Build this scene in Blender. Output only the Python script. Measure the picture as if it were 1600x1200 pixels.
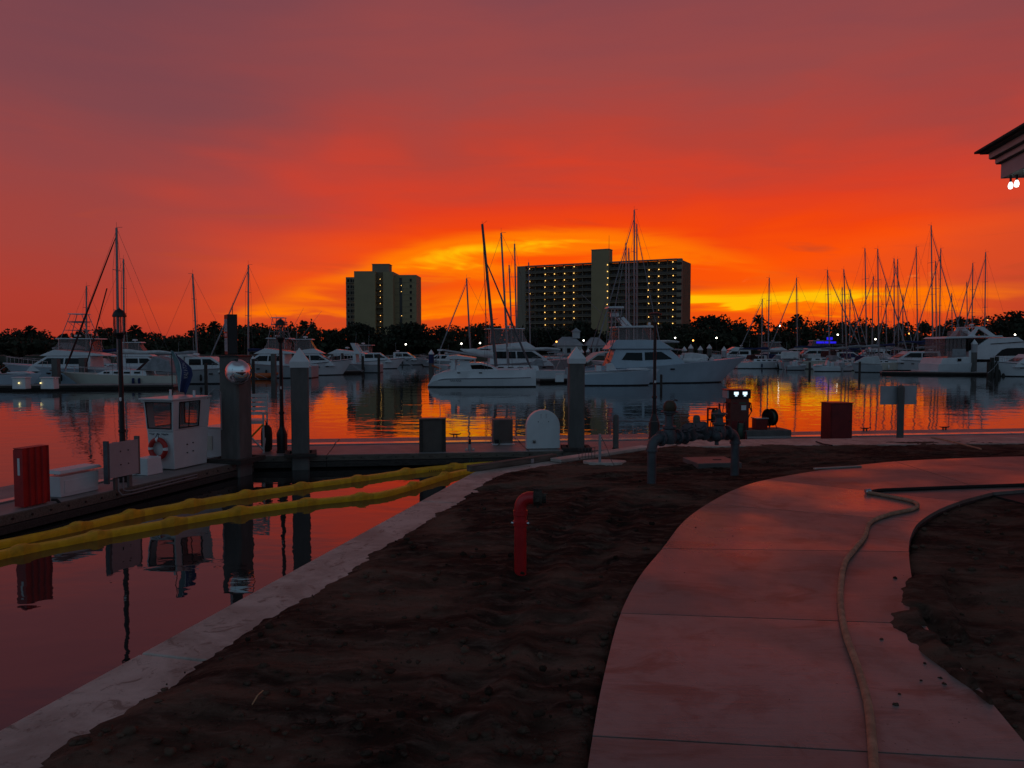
import bpy, bmesh, math, random
from mathutils import Vector, Matrix, noise as mnoise
import numpy as np
R = math.radians
rnd = random.Random(7)
SC = bpy.context.scene
COL = SC.collection
for o in list(bpy.data.objects): bpy.data.objects.remove(o)

# ------------------------------------------------------------------ camera
CAM_Z = 3.6; FPX = 1200.0; PITCH = math.atan(60/1200)
cd = bpy.data.cameras.new('camera'); cam = bpy.data.objects.new('camera', cd); COL.objects.link(cam)
cd.sensor_width = 36; cd.lens = 27.0; cd.clip_start = 0.05; cd.clip_end = 6000
cam.location = (0, 0, CAM_Z); cam.rotation_euler = (R(90)-PITCH, 0, 0)
SC.camera = cam

# ------------------------------------------------------------------ view
SC.view_settings.view_transform = 'Standard'; SC.view_settings.look = 'None'
SC.view_settings.exposure = 0.0; SC.view_settings.gamma = 1.0
SC.view_settings.use_curve_mapping = False
SC.render.engine = 'CYCLES'
SC.cycles.use_denoising = True
SC.cycles.max_bounces = 8; SC.cycles.sample_clamp_indirect = 4.0

def lin(c):
    return tuple(((x/255)/12.92 if x/255 <= .04045 else ((x/255+.055)/1.055)**2.4) for x in c)

# small node DSL -----------------------------------------------------------
class NT:
    def __init__(s, tree): s.t = tree; s.t.nodes.clear()
    def n(s, typ, **kw):
        nd = s.t.nodes.new(typ)
        for k, v in kw.items(): setattr(nd, k, v)
        return nd
    def l(s, a, b): s.t.links.new(a, b)
    def put(s, sock, v):
        if hasattr(v, 'is_output'): s.t.links.new(v, sock)
        else: sock.default_value = v
    def m(s, op, a, b=0.0, c=0.0, clamp=False):
        nd = s.n('ShaderNodeMath', operation=op, use_clamp=clamp)
        s.put(nd.inputs[0], a); s.put(nd.inputs[1], b); s.put(nd.inputs[2], c)
        return nd.outputs[0]
    def ss(s, x, a, b):
        nd = s.n('ShaderNodeMapRange', interpolation_type='SMOOTHSTEP', clamp=True)
        s.put(nd.inputs[0], x); nd.inputs[1].default_value = a; nd.inputs[2].default_value = b
        nd.inputs[3].default_value = 0; nd.inputs[4].default_value = 1
        return nd.outputs[0]
    def mix(s, f, a, b, mode='MIX'):
        nd = s.n('ShaderNodeMix', data_type='RGBA', blend_type=mode, clamp_factor=True)
        s.put(nd.inputs[0], f)
        for i, v in ((6, a), (7, b)):
            if isinstance(v, tuple): v = tuple(v[:3]) + (1,)
            s.put(nd.inputs[i], v)
        return nd.outputs[2]
    def ramp(s, x, stops, interp='LINEAR'):
        nd = s.n('ShaderNodeValToRGB'); cr = nd.color_ramp; cr.interpolation = interp
        while len(cr.elements) > 1: cr.elements.remove(cr.elements[-1])
        cr.elements[0].position = stops[0][0]; cr.elements[0].color = tuple(stops[0][1]) + (1,)
        for p, c in stops[1:]:
            e = cr.elements.new(p); e.color = tuple(c) + (1,)
        s.put(nd.inputs[0], x); return nd.outputs[0]
    def noise(s, vec, scale=1, detail=3, rough=.5, dist=0.0):
        nd = s.n('ShaderNodeTexNoise'); s.put(nd.inputs['Vector'], vec)
        nd.inputs['Scale'].default_value = scale; nd.inputs['Detail'].default_value = detail
        nd.inputs['Roughness'].default_value = rough; nd.inputs['Distortion'].default_value = dist
        return nd.outputs['Fac']
    def vmul(s, v, k):
        nd = s.n('ShaderNodeVectorMath', operation='MULTIPLY'); s.put(nd.inputs[0], v); nd.inputs[1].default_value = k
        return nd.outputs[0]
    def vadd(s, v, k):
        nd = s.n('ShaderNodeVectorMath', operation='ADD'); s.put(nd.inputs[0], v); nd.inputs[1].default_value = k
        return nd.outputs[0]

# ------------------------------------------------------------------ sky: afterglow under a cloud deck, blue dusk behind
def make_sky():
    w = bpy.data.worlds.new('World'); SC.world = w; w.use_nodes = True
    T = NT(w.node_tree)
    d = T.n('ShaderNodeTexCoord').outputs['Generated']
    sp = T.n('ShaderNodeSeparateXYZ'); T.l(d, sp.inputs[0]); X, Y, Z = sp.outputs
    e = T.m('MAXIMUM', T.m('MULTIPLY', T.m('ARCSINE', Z), 57.29578), 0.0)
    az = T.m('MULTIPLY', T.m('ARCTAN2', X, Y), 57.29578)
    n1 = T.m('SUBTRACT', T.noise(T.vmul(d, (2.2, 2.2, 9.0)), 1, 3, .5, .6), .5)
    n2 = T.m('SUBTRACT', T.noise(T.vadd(T.vmul(d, (5.0, 5.0, 34.0)), (3.1, 7.7, 1.3)), 1, 4, .55, .8), .5)
    n3 = T.m('SUBTRACT', T.noise(T.vadd(T.vmul(d, (3.0, 3.0, 16.0)), (9.1, 2.7, 5.3)), 1, 2, .5, .3), .5)
    n4 = T.m('SUBTRACT', T.noise(T.vadd(T.vmul(d, (16.0, 16.0, 60.0)), (1.1, 4.7, 8.3)), 1, 3, .6, .6), .5)
    grow = T.m('ADD', .25, T.m('MULTIPLY', e, .075))
    ew = T.m('ADD', e, T.m('MULTIPLY', T.m('ADD', T.m('MULTIPLY', n1, 9.0), T.m('MULTIPLY', n2, 2.6)), T.m('MINIMUM', grow, 1.4)))
    ew = T.m('MAXIMUM', ew, 0.0)
    x = T.m('DIVIDE', ew, 60.0, clamp=True)
    def st(*a): return [(p/60.0, lin(c)) for p, c in a]
    S = T.ramp(x, st((0,(226,72,22)), (2.5,(242,84,12)), (6,(252,82,6)), (8.2,(240,68,14)), (10.8,(222,62,32)), (14.5,(182,66,54)), (19,(154,72,70)), (24,(133,71,77)), (34,(84,58,66)), (60,(58,56,66))))
    L = T.ramp(x, st((0,(170,56,40)), (3,(174,60,47)), (6.5,(164,66,58)), (11,(150,69,68)), (16,(130,70,75)), (24,(110,68,79)), (34,(80,60,70)), (60,(58,57,68))))
    B = T.ramp(x, st((0,(92,92,102)), (8,(90,106,122)), (25,(94,122,142)), (45,(88,112,130)), (60,(62,66,78))))
    da = T.m('ABSOLUTE', T.m('SUBTRACT', az, 9.0))
    daw = T.m('ADD', da, T.m('MULTIPLY', n3, 22.0))
    c = T.mix(T.ss(daw, 11, 38), S, L)
    # burning gaps low over the trees
    da4 = T.m('SUBTRACT', az, 4.0)
    ec = T.m('SUBTRACT', 7.5, T.m('MULTIPLY', T.m('MULTIPLY', da4, da4), .0105))
    def gauss(v, mu, sg):
        q = T.m('DIVIDE', T.m('SUBTRACT', v, mu), sg)
        return T.m('POWER', 2.71828, T.m('MULTIPLY', T.m('MULTIPLY', q, q), -1.0))
    e2 = T.m('ADD', e, T.m('ADD', T.m('MULTIPLY', n2, 3.0), T.m('MULTIPLY', n3, 1.6)))
    arch = T.m('MULTIPLY', T.m('MULTIPLY', gauss(e2, ec, 1.05), gauss(az, 1.0, 17.0)), .76)
    band = T.m('MULTIPLY', T.m('MULTIPLY', gauss(e2, 3.35, .82), gauss(az, 15.0, 18.0)), 1.35)
    lowb = T.m('MULTIPLY', T.m('MULTIPLY', gauss(e2, 2.45, .3), gauss(az, -9.0, 9.0)), .55)
    mid = T.m('MULTIPLY', T.m('MULTIPLY', gauss(e2, 5.9, 1.3), gauss(az, -3.0, 4.5)), .38)
    yv = T.m('ADD', T.m('ADD', arch, band), T.m('ADD', lowb, mid))
    yv = T.m('MULTIPLY', yv, T.m('ADD', .86, T.m('MULTIPLY', n2, 2.6)), clamp=True)
    # grey-rose cloud bars across the low glow
    dk = T.m('MULTIPLY', T.ss(T.m('ADD', n2, T.m('MULTIPLY', n3, .5)), .03, .2), T.m('SUBTRACT', 1.0, T.ss(e, 7.5, 11)))
    dk = T.m('MULTIPLY', dk, T.m('SUBTRACT', 1.0, T.m('MULTIPLY', yv, .9)))
    c = T.mix(T.m('MULTIPLY', dk, T.m('SUBTRACT', .62, T.m('MULTIPLY', T.ss(da, 20, 45), .5))), c, lin((190, 72, 36)))
    c = T.mix(T.ss(yv, .06, .55), c, lin((255, 118, 4)))
    c = T.mix(T.ss(yv, .55, 1.0), c, lin((255, 190, 8)))
    # little bright wisps to the right
    ws = T.m('MULTIPLY', T.ss(n4, .14, .24), T.m('MULTIPLY', gauss(az, 27, 9), gauss(e, 5.0, 1.7)))
    c = T.mix(T.m('MULTIPLY', ws, .8), c, lin((255, 138, 60)))
    c = T.mix(T.ss(daw, 62, 118), c, B)
    bg = T.n('ShaderNodeBackground'); T.l(c, bg.inputs[0]); bg.inputs[1].default_value = 1.0
    out = T.n('ShaderNodeOutputWorld'); T.l(bg.outputs[0], out.inputs[0])
    w.cycles.sampling_method = 'MANUAL'; w.cycles.sample_map_resolution = 1024
make_sky()

# ------------------------------------------------------------------ pixels of the 1600 x 1200 photograph -> metres
CP, SP = math.cos(PITCH), math.sin(PITCH)
def ray(px, py):
    a = (px-800)/FPX; b = -(py-600)/FPX
    return Vector((a, CP+SP*b, -SP+CP*b))
def G(px, py, z=0.0):
    d = ray(px, py); t = (z-CAM_Z)/d.z
    return Vector((d.x*t, d.y*t, z))
def A(px, py, Y):
    d = ray(px, py); t = Y/d.y
    return Vector((d.x*t, Y, CAM_Z+d.z*t))

# ------------------------------------------------------------------ materials
M = {}
def mat(name, col, rough=.6, metal=0.0, var=.15, scale=3.0, spec=.5, col2=None, bump=0.0, bscale=30.0, stretch=(1, 1, 1), coat=0.0, rvar=0.0, detail=4):
    m = bpy.data.materials.new(name); m.use_nodes = True; T = NT(m.node_tree)
    out = T.n('ShaderNodeOutputMaterial'); p = T.n('ShaderNodeBsdfPrincipled'); T.l(p.outputs[0], out.inputs[0])
    tc = T.n('ShaderNodeTexCoord').outputs['Object']; v = T.vmul(tc, stretch)
    f = T.noise(v, scale, detail, .6, .3)
    a = tuple(x*(1-var) for x in col); b = tuple(min(1, x*(1+var)) for x in col) if col2 is None else col2
    c = T.mix(T.ss(f, .3, .7), a, b)
    T.l(c, p.inputs['Base Color'])
    p.inputs['Metallic'].default_value = metal; p.inputs['Specular IOR Level'].default_value = spec
    if rvar:
        T.put(p.inputs['Roughness'], T.m('ADD', rough-rvar/2, T.m('MULTIPLY', T.noise(v, scale*1.7, 3), rvar), clamp=True))
    else: p.inputs['Roughness'].default_value = rough
    p.inputs['Coat Weight'].default_value = coat; p.inputs['Coat Roughness'].default_value = .1
    if bump:
        bp = T.n('ShaderNodeBump'); bp.inputs['Strength'].default_value = bump; bp.inputs['Distance'].default_value = .01
        T.l(T.noise(v, bscale, 5, .65), bp.inputs['Height']); T.l(bp.outputs[0], p.inputs['Normal'])
    M[name] = m; return m
def emit(name, col, s):
    m = bpy.data.materials.new(name); m.use_nodes = True; T = NT(m.node_tree)
    out = T.n('ShaderNodeOutputMaterial'); e = T.n('ShaderNodeEmission'); T.l(e.outputs[0], out.inputs[0])
    e.inputs[0].default_value = tuple(col)+(1,); e.inputs[1].default_value = s; M[name] = m; return m
def glass(name, col, rough=.05, alpha=.35):
    m = bpy.data.materials.new(name); m.use_nodes = True; T = NT(m.node_tree)
    out = T.n('ShaderNodeOutputMaterial'); mx = T.n('ShaderNodeMixShader')
    p = T.n('ShaderNodeBsdfPrincipled'); p.inputs['Base Color'].default_value = tuple(col)+(1,); p.inputs['Roughness'].default_value = rough
    t = T.n('ShaderNodeBsdfTransparent'); t.inputs[0].default_value = (.92, .92, .92, 1)
    mx.inputs[0].default_value = alpha; T.l(t.outputs[0], mx.inputs[1]); T.l(p.outputs[0], mx.inputs[2]); T.l(mx.outputs[0], out.inputs[0])
    M[name] = m; return m

mat('gel_white', (.66, .67, .69), .28, var=.06, scale=.8, coat=.2)
mat('gel_cream', (.60, .58, .50), .35, var=.06, scale=.8)
mat('gel_grey', (.36, .37, .39), .35, var=.08, scale=.8)
mat('gel_blue', (.40, .47, .54), .3, var=.06, scale=.8)
mat('gel_dark', (.012, .014, .02), .3, var=.1, scale=.8)
mat('deck_white', (.58, .57, .55), .5, var=.08, scale=2)
mat('antifoul', (.012, .012, .015), .6, var=.2)
mat('win_dark', (.006, .007, .008), .12, var=.2, spec=.22)
mat('canvas_grey', (.28, .28, .30), .85, var=.2, scale=2, bump=.3)
mat('canvas_navy', (.015, .025, .09), .85, var=.2, scale=2, bump=.3)
mat('canvas_maroon', (.05, .012, .012), .85, var=.2, scale=2, bump=.3)
mat('canvas_white', (.6, .6, .6), .8, var=.12, scale=2, bump=.3)
mat('alu', (.27, .27, .28), .42, metal=.35, var=.1)
mat('alu_dark', (.10, .10, .11), .45, metal=.3, var=.1)
mat('stainless', (.6, .6, .62), .25, metal=.9, var=.05)
mat('wire', (.09, .09, .09), .5, var=.1)
mat('black_metal', (.010, .010, .011), .45, var=.2)
mat('rubber', (.013, .013, .013), .7, var=.3, scale=6)
mat('teak', (.17, .10, .06), .6, var=.3, scale=8, stretch=(1, 8, 1))
mat('orange_hull', (.55, .12, .03), .4, var=.1)
mat('concrete', (.50, .435, .385), .6, var=.30, scale=1.6, detail=8, bump=.35, bscale=60, rvar=.2)
mat('pile_concrete', (.125, .115, .108), .8, var=.22, scale=2.5, bump=.5, bscale=40, stretch=(1, 1, .35))
mat('dock_concrete', (.25, .225, .215), .5, var=.15, scale=1.5, bump=.3, bscale=50, rvar=.25)
mat('dock_dark', (.025, .023, .022), .7, var=.4, scale=3)
mat('smooth_cover', (.42, .40, .39), .10, var=.06, scale=1.5)
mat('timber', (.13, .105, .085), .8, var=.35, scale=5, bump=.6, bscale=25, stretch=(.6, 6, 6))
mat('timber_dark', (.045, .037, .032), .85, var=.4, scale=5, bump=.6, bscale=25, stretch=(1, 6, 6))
mat('white_paint', (.62, .62, .62), .28, var=.07, scale=1.2, bump=.05)
mat('white_plastic', (.70, .71, .72), .35, var=.05, scale=2)
mat('red_paint', (.42, .012, .014), .4, var=.18, scale=3, bump=.1)
mat('red_dark', (.17, .008, .010), .45, var=.2, scale=3, bump=.1)
mat('red_pipe', (.50, .015, .02), .32, var=.15, scale=6, bump=.1)
mat('ring_red', (.45, .02, .015), .5, var=.12, scale=8)
mat('pump_body', (.13, .030, .022), .45, var=.15, scale=3)
mat('sign_grey', (.40, .40, .42), .45, metal=.2, var=.08, scale=1.5)
mat('cabinet_brown', (.10, .08, .07), .5, var=.15, scale=2, bump=.1)
mat('cabinet_grey', (.14, .125, .12), .55, var=.15, scale=2)
mat('boom_yellow', (.95, .48, .012), .42, var=.18, scale=4, bump=.35, bscale=12)
mat('boom_seam', (.84, .40, .012), .5, var=.2, scale=5)
mat('pipe_blue', (.078, .088, .100), .5, var=.25, scale=5, bump=.3, bscale=50)
mat('brass', (.07, .052, .032), .6, metal=.2, var=.3, scale=10)
mat('hose_tan', (.48, .28, .18), .7, var=.25, scale=12, bump=.6, bscale=140)
mat('green_paint', (.05, .09, .06), .5, var=.1)
mat('rust', (.06, .045, .035), .9, var=.5, scale=15, bump=.8, bscale=40)
mat('flag_blue', (.03, .04, .13), .8, var=.15, scale=4)
mat('flag_teal', (.16, .26, .28), .8, var=.15, scale=4)
mat('print_white', (.55, .52, .55), .7, var=.05)
mat('print_dark', (.03, .035, .06), .7, var=.05)
mat('print_black', (.012, .012, .012), .7, var=.05)
mat('straw', (.45, .30, .16), .8, var=.2, scale=20)
mat('price_black', (.02, .02, .021), .6, var=.1)
mat('shingle', (.05, .047, .045), .9, var=.4, scale=7, bump=.8, bscale=20)
mat('trim', (.60, .54, .50), .6, var=.08)
mat('soffit', (.035, .033, .032), .8, var=.15)
mat('beam_paint', (.42, .41, .42), .6, var=.08)
mat('stucco', (.36, .275, .15), .85, var=.06, scale=.2)
mat('stucco_grey', (.28, .225, .16), .85, var=.06, scale=.2)
mat('balcony_slab', (.27, .21, .15), .8, var=.08, scale=.3)
mat('railing_bronze', (.11, .085, .065), .6, var=.1, scale=.3)
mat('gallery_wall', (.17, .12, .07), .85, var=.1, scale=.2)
mat('door_dark', (.05, .045, .04), .4, var=.3, scale=.2)
mat('roof_metal', (.30, .31, .33), .5, var=.1, scale=.5)
mat('bark', (.05, .038, .03), .9, var=.3, scale=2)
mat('leaf', (.028, .034, .016), .85, var=.5, scale=.25)
mat('leaf_dark', (.020, .026, .013), .85, var=.5, scale=.25)
mat('shore', (.07, .065, .05), .9, var=.3, scale=.1)
mat('chrome', (.88, .90, .92), .03, metal=1.0, var=.01)
glass('pane', (.02, .02, .022), .04, .30)
glass('vinyl', (.34, .30, .30), .2, .36)
glass('lamp_glass', (.25, .25, .25), .25, .22)
emit('lamp_warm', (1.0, .58, .15), 2.6)
emit('lamp_dim', (1.0, .50, .12), .9)
emit('lamp_white', (1.0, .93, .78), 7.0)
emit('lamp_orange', (1.0, .42, .08), 5.0)
emit('lamp_blue', (.03, .02, 1.0), .8)
emit('bulb', (.80, 1.0, .93), 2.2)
emit('screen', (.62, .82, .95), 1.6)
emit('pedestal_light', (1.0, .82, .35), 1.6)

# ------------------------------------------------------------------ mesh helpers
class MB:
    def __init__(s): s.v = []; s.f = []
    def add(s, vs, fs):
        b = len(s.v); s.v += [tuple(v) for v in vs]; s.f += [tuple(i+b for i in f) for f in fs]; return s
    def box(s, c, size, rz=0.0, taper=1.0, M4=None):
        hx, hy, hz = size[0]/2, size[1]/2, size[2]/2; ca, sa = math.cos(rz), math.sin(rz); vs = []
        for z, k in ((-hz, 1), (hz, taper)):
            for x, y in ((-hx, -hy), (hx, -hy), (hx, hy), (-hx, hy)):
                p = (x*k, y*k, z); p = (p[0]*ca-p[1]*sa+c[0], p[0]*sa+p[1]*ca+c[1], p[2]+c[2])
                vs.append(tuple(M4 @ Vector(p)) if M4 else p)
        return s.add(vs, [(3, 2, 1, 0), (4, 5, 6, 7), (0, 1, 5, 4), (1, 2, 6, 5), (2, 3, 7, 6), (3, 0, 4, 7)])
    def cyl(s, p0, p1, r0, r1=None, n=10, caps=True):
        r1 = r0 if r1 is None else r1; p0 = Vector(p0); p1 = Vector(p1); d = p1-p0
        if d.length < 1e-6: return s
        q = d.normalized().to_track_quat('Z', 'Y'); vs = []
        for p, r in ((p0, r0), (p1, r1)):
            for i in range(n):
                a = 2*math.pi*i/n; vs.append(p+q @ Vector((r*math.cos(a), r*math.sin(a), 0)))
        fs = [(i, (i+1) % n, n+(i+1) % n, n+i) for i in range(n)]
        if caps: fs += [tuple(range(n-1, -1, -1)), tuple(range(n, 2*n))]
        return s.add(vs, fs)
    def tube(s, pts, r, n=8, closed=False, caps=True):
        pts = [Vector(p) for p in pts]; k = len(pts); rr = r if isinstance(r, (list, tuple)) else [r]*k; vs = []; up = None
        for i, p in enumerate(pts):
            if closed: t = pts[(i+1) % k]-pts[i-1]
            else: t = pts[min(i+1, k-1)]-pts[max(i-1, 0)]
            t.normalize()
            if up is None:
                up = Vector((0, 0, 1)) if abs(t.z) < .9 else Vector((1, 0, 0))
            a = t.cross(up).normalized(); b = a.cross(t).normalized(); up = b
            for j in range(n):
                w = 2*math.pi*j/n; vs.append(p+rr[i]*(math.cos(w)*a+math.sin(w)*b))
        fs = []
        for i in range(k if closed else k-1):
            i2 = (i+1) % k
            for j in range(n): fs.append((i*n+j, i*n+(j+1) % n, i2*n+(j+1) % n, i2*n+j))
        if caps and not closed: fs += [tuple(range(n-1, -1, -1)), tuple(range((k-1)*n, k*n))]
        return s.add(vs, fs)
    def lathe(s, prof, c=(0, 0, 0), n=16, axis=None):
        vs = []; q = Vector(axis).to_track_quat('Z', 'Y') if axis else None
        for r, z in prof:
            for i in range(n):
                a = 2*math.pi*i/n; p = Vector((r*math.cos(a), r*math.sin(a), z))
                vs.append((q @ p if q else p)+Vector(c))
        fs = []
        for k in range(len(prof)-1):
            for i in range(n): fs.append((k*n+i, k*n+(i+1) % n, (k+1)*n+(i+1) % n, (k+1)*n+i))
        fs += [tuple(range(n-1, -1, -1)), tuple(range((len(prof)-1)*n, len(prof)*n))]
        return s.add(vs, fs)
    def sphere(s, c, r, n=12, m=8):
        return s.lathe([(max(r*math.sin(math.pi*k/m), 1e-4), -r*math.cos(math.pi*k/m)) for k in range(m+1)], c, n)
    def poly(s, pts, z0, z1):                 # upright prism over a plan polygon
        n = len(pts); vs = [(p[0], p[1], z0) for p in pts]+[(p[0], p[1], z1) for p in pts]
        area = sum(pts[i][0]*pts[(i+1) % n][1]-pts[(i+1) % n][0]*pts[i][1] for i in range(n))
        fs = [tuple(range(n-1, -1, -1)), tuple(range(n, 2*n))]+[(i, (i+1) % n, n+(i+1) % n, n+i) for i in range(n)]
        if area < 0: fs = [tuple(reversed(f)) for f in fs]
        return s.add(vs, fs)
    def prof(s, pts, y0, y1=None):            # side profile (x, z) swept across y; y0/y1 numbers or functions of (x, z)
        n = len(pts); fa = y0 if callable(y0) else (lambda x, z: y0); fb = y1 if callable(y1) else (lambda x, z: y1)
        vs = [(x, fa(x, z), z) for x, z in pts]+[(x, fb(x, z), z) for x, z in pts]
        area = sum(pts[i][0]*pts[(i+1) % n][1]-pts[(i+1) % n][0]*pts[i][1] for i in range(n))
        fs = [tuple(range(n)), tuple(range(2*n-1, n-1, -1))]+[(i, n+i, n+(i+1) % n, (i+1) % n) for i in range(n)]
        if area < 0: fs = [tuple(reversed(f)) for f in fs]
        return s.add(vs, fs)
    def mesh(s, name, m, smooth=None):
        me = bpy.data.meshes.new(name); me.from_pydata(s.v, [], s.f)
        if m: me.materials.append(M[m] if isinstance(m, str) else m)
        bm = bmesh.new(); bm.from_mesh(me); bmesh.ops.recalc_face_normals(bm, faces=bm.faces); bm.to_mesh(me); bm.free()
        if smooth is not None:
            me.polygons.foreach_set('use_smooth', [True]*len(me.polygons))
            if smooth < 180:
                try: me.set_sharp_from_angle(angle=R(smooth))
                except Exception: pass
        me.update(); return me
    def build(s, name, m, parent=None, loc=(0, 0, 0), rz=0.0, smooth=None, bevel=0.0):
        o = bpy.data.objects.new(name, s.mesh(name, m, smooth)); COL.objects.link(o); o.parent = parent
        o.location = loc; o.rotation_euler = (0, 0, rz)
        if bevel:
            b = o.modifiers.new('bevel', 'BEVEL'); b.width = bevel; b.segments = 2; b.limit_method = 'ANGLE'; b.angle_limit = R(40)
        return o
def inst(src, parent, loc, rz=0.0):
    c = src.copy(); COL.objects.link(c); c.parent = parent; c.location = loc; c.rotation_euler = (0, 0, rz); return c
def tag(o, label, cat, group=None):
    o['label'] = label; o['category'] = cat
    if group: o['group'] = group
    return o
def thing(name, label, cat, loc=(0, 0, 0), rz=0.0, group=None):
    o = bpy.data.objects.new(name, None); COL.objects.link(o); o.location = loc; o.rotation_euler = (0, 0, rz); o.empty_display_size = .2
    return tag(o, label, cat, group)
def struct(o): o['kind'] = 'structure'; return o
def stuff(o): o['kind'] = 'stuff'; return o
def arc(c, r, a0, a1, n, plane='xz'):
    out = []
    for i in range(n+1):
        a = R(a0+(a1-a0)*i/n)
        out.append((c[0]+r*math.cos(a), c[1]+r*math.sin(a)))
    return out
def text_mesh(txt, size, m, parent, mat4, name='lettering', extrude=.002):
    cu = bpy.data.curves.new('t', 'FONT'); cu.body = txt; cu.size = size; cu.extrude = extrude; cu.align_x = 'CENTER'; cu.align_y = 'CENTER'
    o = bpy.data.objects.new('t', cu); COL.objects.link(o)
    dg = bpy.context.evaluated_depsgraph_get(); me = bpy.data.meshes.new_from_object(o.evaluated_get(dg)); bpy.data.objects.remove(o)
    me.materials.clear(); me.materials.append(M[m]); me.transform(mat4)
    t = bpy.data.objects.new(name, me); COL.objects.link(t); t.parent = parent; return t
# ================================================================== WATER
def make_water():
    m = bpy.data.materials.new('water'); m.use_nodes = True; T = NT(m.node_tree)
    out = T.n('ShaderNodeOutputMaterial'); p = T.n('ShaderNodeBsdfPrincipled'); T.l(p.outputs[0], out.inputs[0])
    p.inputs['Base Color'].default_value = (.020, .021, .021, 1); p.inputs['Roughness'].default_value = .01
    p.inputs['IOR'].default_value = 2.2; p.inputs['Specular IOR Level'].default_value = .5
    g = T.n('ShaderNodeNewGeometry').outputs['Position']
    a = T.noise(T.vmul(g, (.55, .8, 1)), 1.0, 2, .5, .2)
    b = T.noise(T.vmul(g, (1.9, 3.4, 1)), 1.0, 2, .5, .3)
    c = T.noise(T.vmul(g, (.035, .10, 1)), 1.0, 2, .5, .2)      # calm and breezy patches
    sy = T.n('ShaderNodeSeparateXYZ'); T.l(g, sy.inputs[0])
    op = T.m('ADD', .62, T.m('MULTIPLY', T.ss(sy.outputs[1], 24, 34), .28))      # the basin behind the dock is sheltered
    k = T.m('MULTIPLY', op, T.m('ADD', .8, T.m('MULTIPLY', T.ss(c, .45, .68), .6)))
    h = T.m('MULTIPLY', T.m('ADD', T.m('MULTIPLY', a, 1.0), T.m('MULTIPLY', b, .22)), k)
    bp = T.n('ShaderNodeBump'); bp.inputs['Strength'].default_value = 1.0; bp.inputs['Distance'].default_value = .019
    T.l(h, bp.inputs['Height']); T.l(bp.outputs[0], p.inputs['Normal'])
    M['water'] = m
    mb = MB().add([(-3000, -400, 0), (3000, -400, 0), (3000, 5000, 0), (-3000, 5000, 0)], [(0, 1, 2, 3)])
    struct(mb.build('water', 'water'))
make_water()

# ================================================================== LAND: seawall line, dirt, path
ZG, ZC, ZP = 1.90, 1.86, 1.955                      # dirt, wall cap, path
W0 = G(0, 1140, ZC); W1 = G(745, 735, ZC)           # water edge of the near wall
W2 = G(1040, 691.5, ZC); W3 = W2 + Vector((60, 4.5, 0))
WD = (W1-W0).normalized(); Wm = W0-WD*40
WALL = [Wm, W1, W2, W3]
def wall_d(x, y):
    """distance to the landward side of the wall line (positive on land)"""
    best = 1e9; sgn = 1
    for a, b in zip(WALL[:-1], WALL[1:]):
        ab = (b-a).xy; t = max(0, min(1, ((x-a.x)*ab.x+(y-a.y)*ab.y)/ab.length_squared))
        qx, qy = a.x+ab.x*t, a.y+ab.y*t; d = math.hypot(x-qx, y-qy)
        if d < best-1e-9:
            best = d; sgn = 1 if (ab.x*(y-a.y)-ab.y*(x-a.x)) < 0 else -1
    return best*sgn

# path outline -----------------------------------------------------------
LPX = [(880, 1500), (905, 1300), (926, 1150), (945, 1050), (970, 958), (1000, 900), (1035, 857), (1068, 815), (1106, 787), (1150, 764), (1200, 749), (1300, 732), (1399, 721), (1500, 716), (1600, 713), (1800, 711), (2300, 709)]
RPX = [(1880, 1500), (1730, 1330), (1625, 1190), (1530, 1075), (1445, 975), (1427, 915), (1420, 862), (1424, 835), (1437, 815), (1465, 797), (1500, 783), (1528, 775), (1552, 769), (1600, 781), (1700, 802), (1950, 838), (2600, 900)]
PL = [G(x, y, ZP) for x, y in LPX]; PR = [G(x, y, ZP) for x, y in RPX]
JOINT = [0, 2, 4, 6, 8, 10, 12, 16]
PATH_POLY = [(p.x, p.y) for p in PL]+[(p.x, p.y) for p in reversed(PR)]
def in_poly(x, y, P):
    c = False; j = len(P)-1
    for i in range(len(P)):
        xi, yi = P[i]; xj, yj = P[j]
        if (yi > y) != (yj > y) and x < (xj-xi)*(y-yi)/(yj-yi)+xi: c = not c
        j = i
    return c
def seg_d(x, y, L):
    best = 1e9
    for a, b in zip(L[:-1], L[1:]):
        ab = (b-a).xy; t = max(0, min(1, ((x-a.x)*ab.x+(y-a.y)*ab.y)/max(ab.length_squared, 1e-9)))
        best = min(best, math.hypot(x-a.x-ab.x*t, y-a.y-ab.y*t))
    return best
def catmull(P, k=6):
    out = []
    for i in range(len(P)-1):
        p0, p1, p2, p3 = P[max(i-1, 0)], P[i], P[i+1], P[min(i+2, len(P)-1)]
        for j in range(k):
            t = j/k
            out.append(.5*((2*p1)+(p2-p0)*t+(2*p0-5*p1+4*p2-p3)*t*t+(3*p1-p0-3*p2+p3)*t**3))
    out.append(P[-1]); return out

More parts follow.
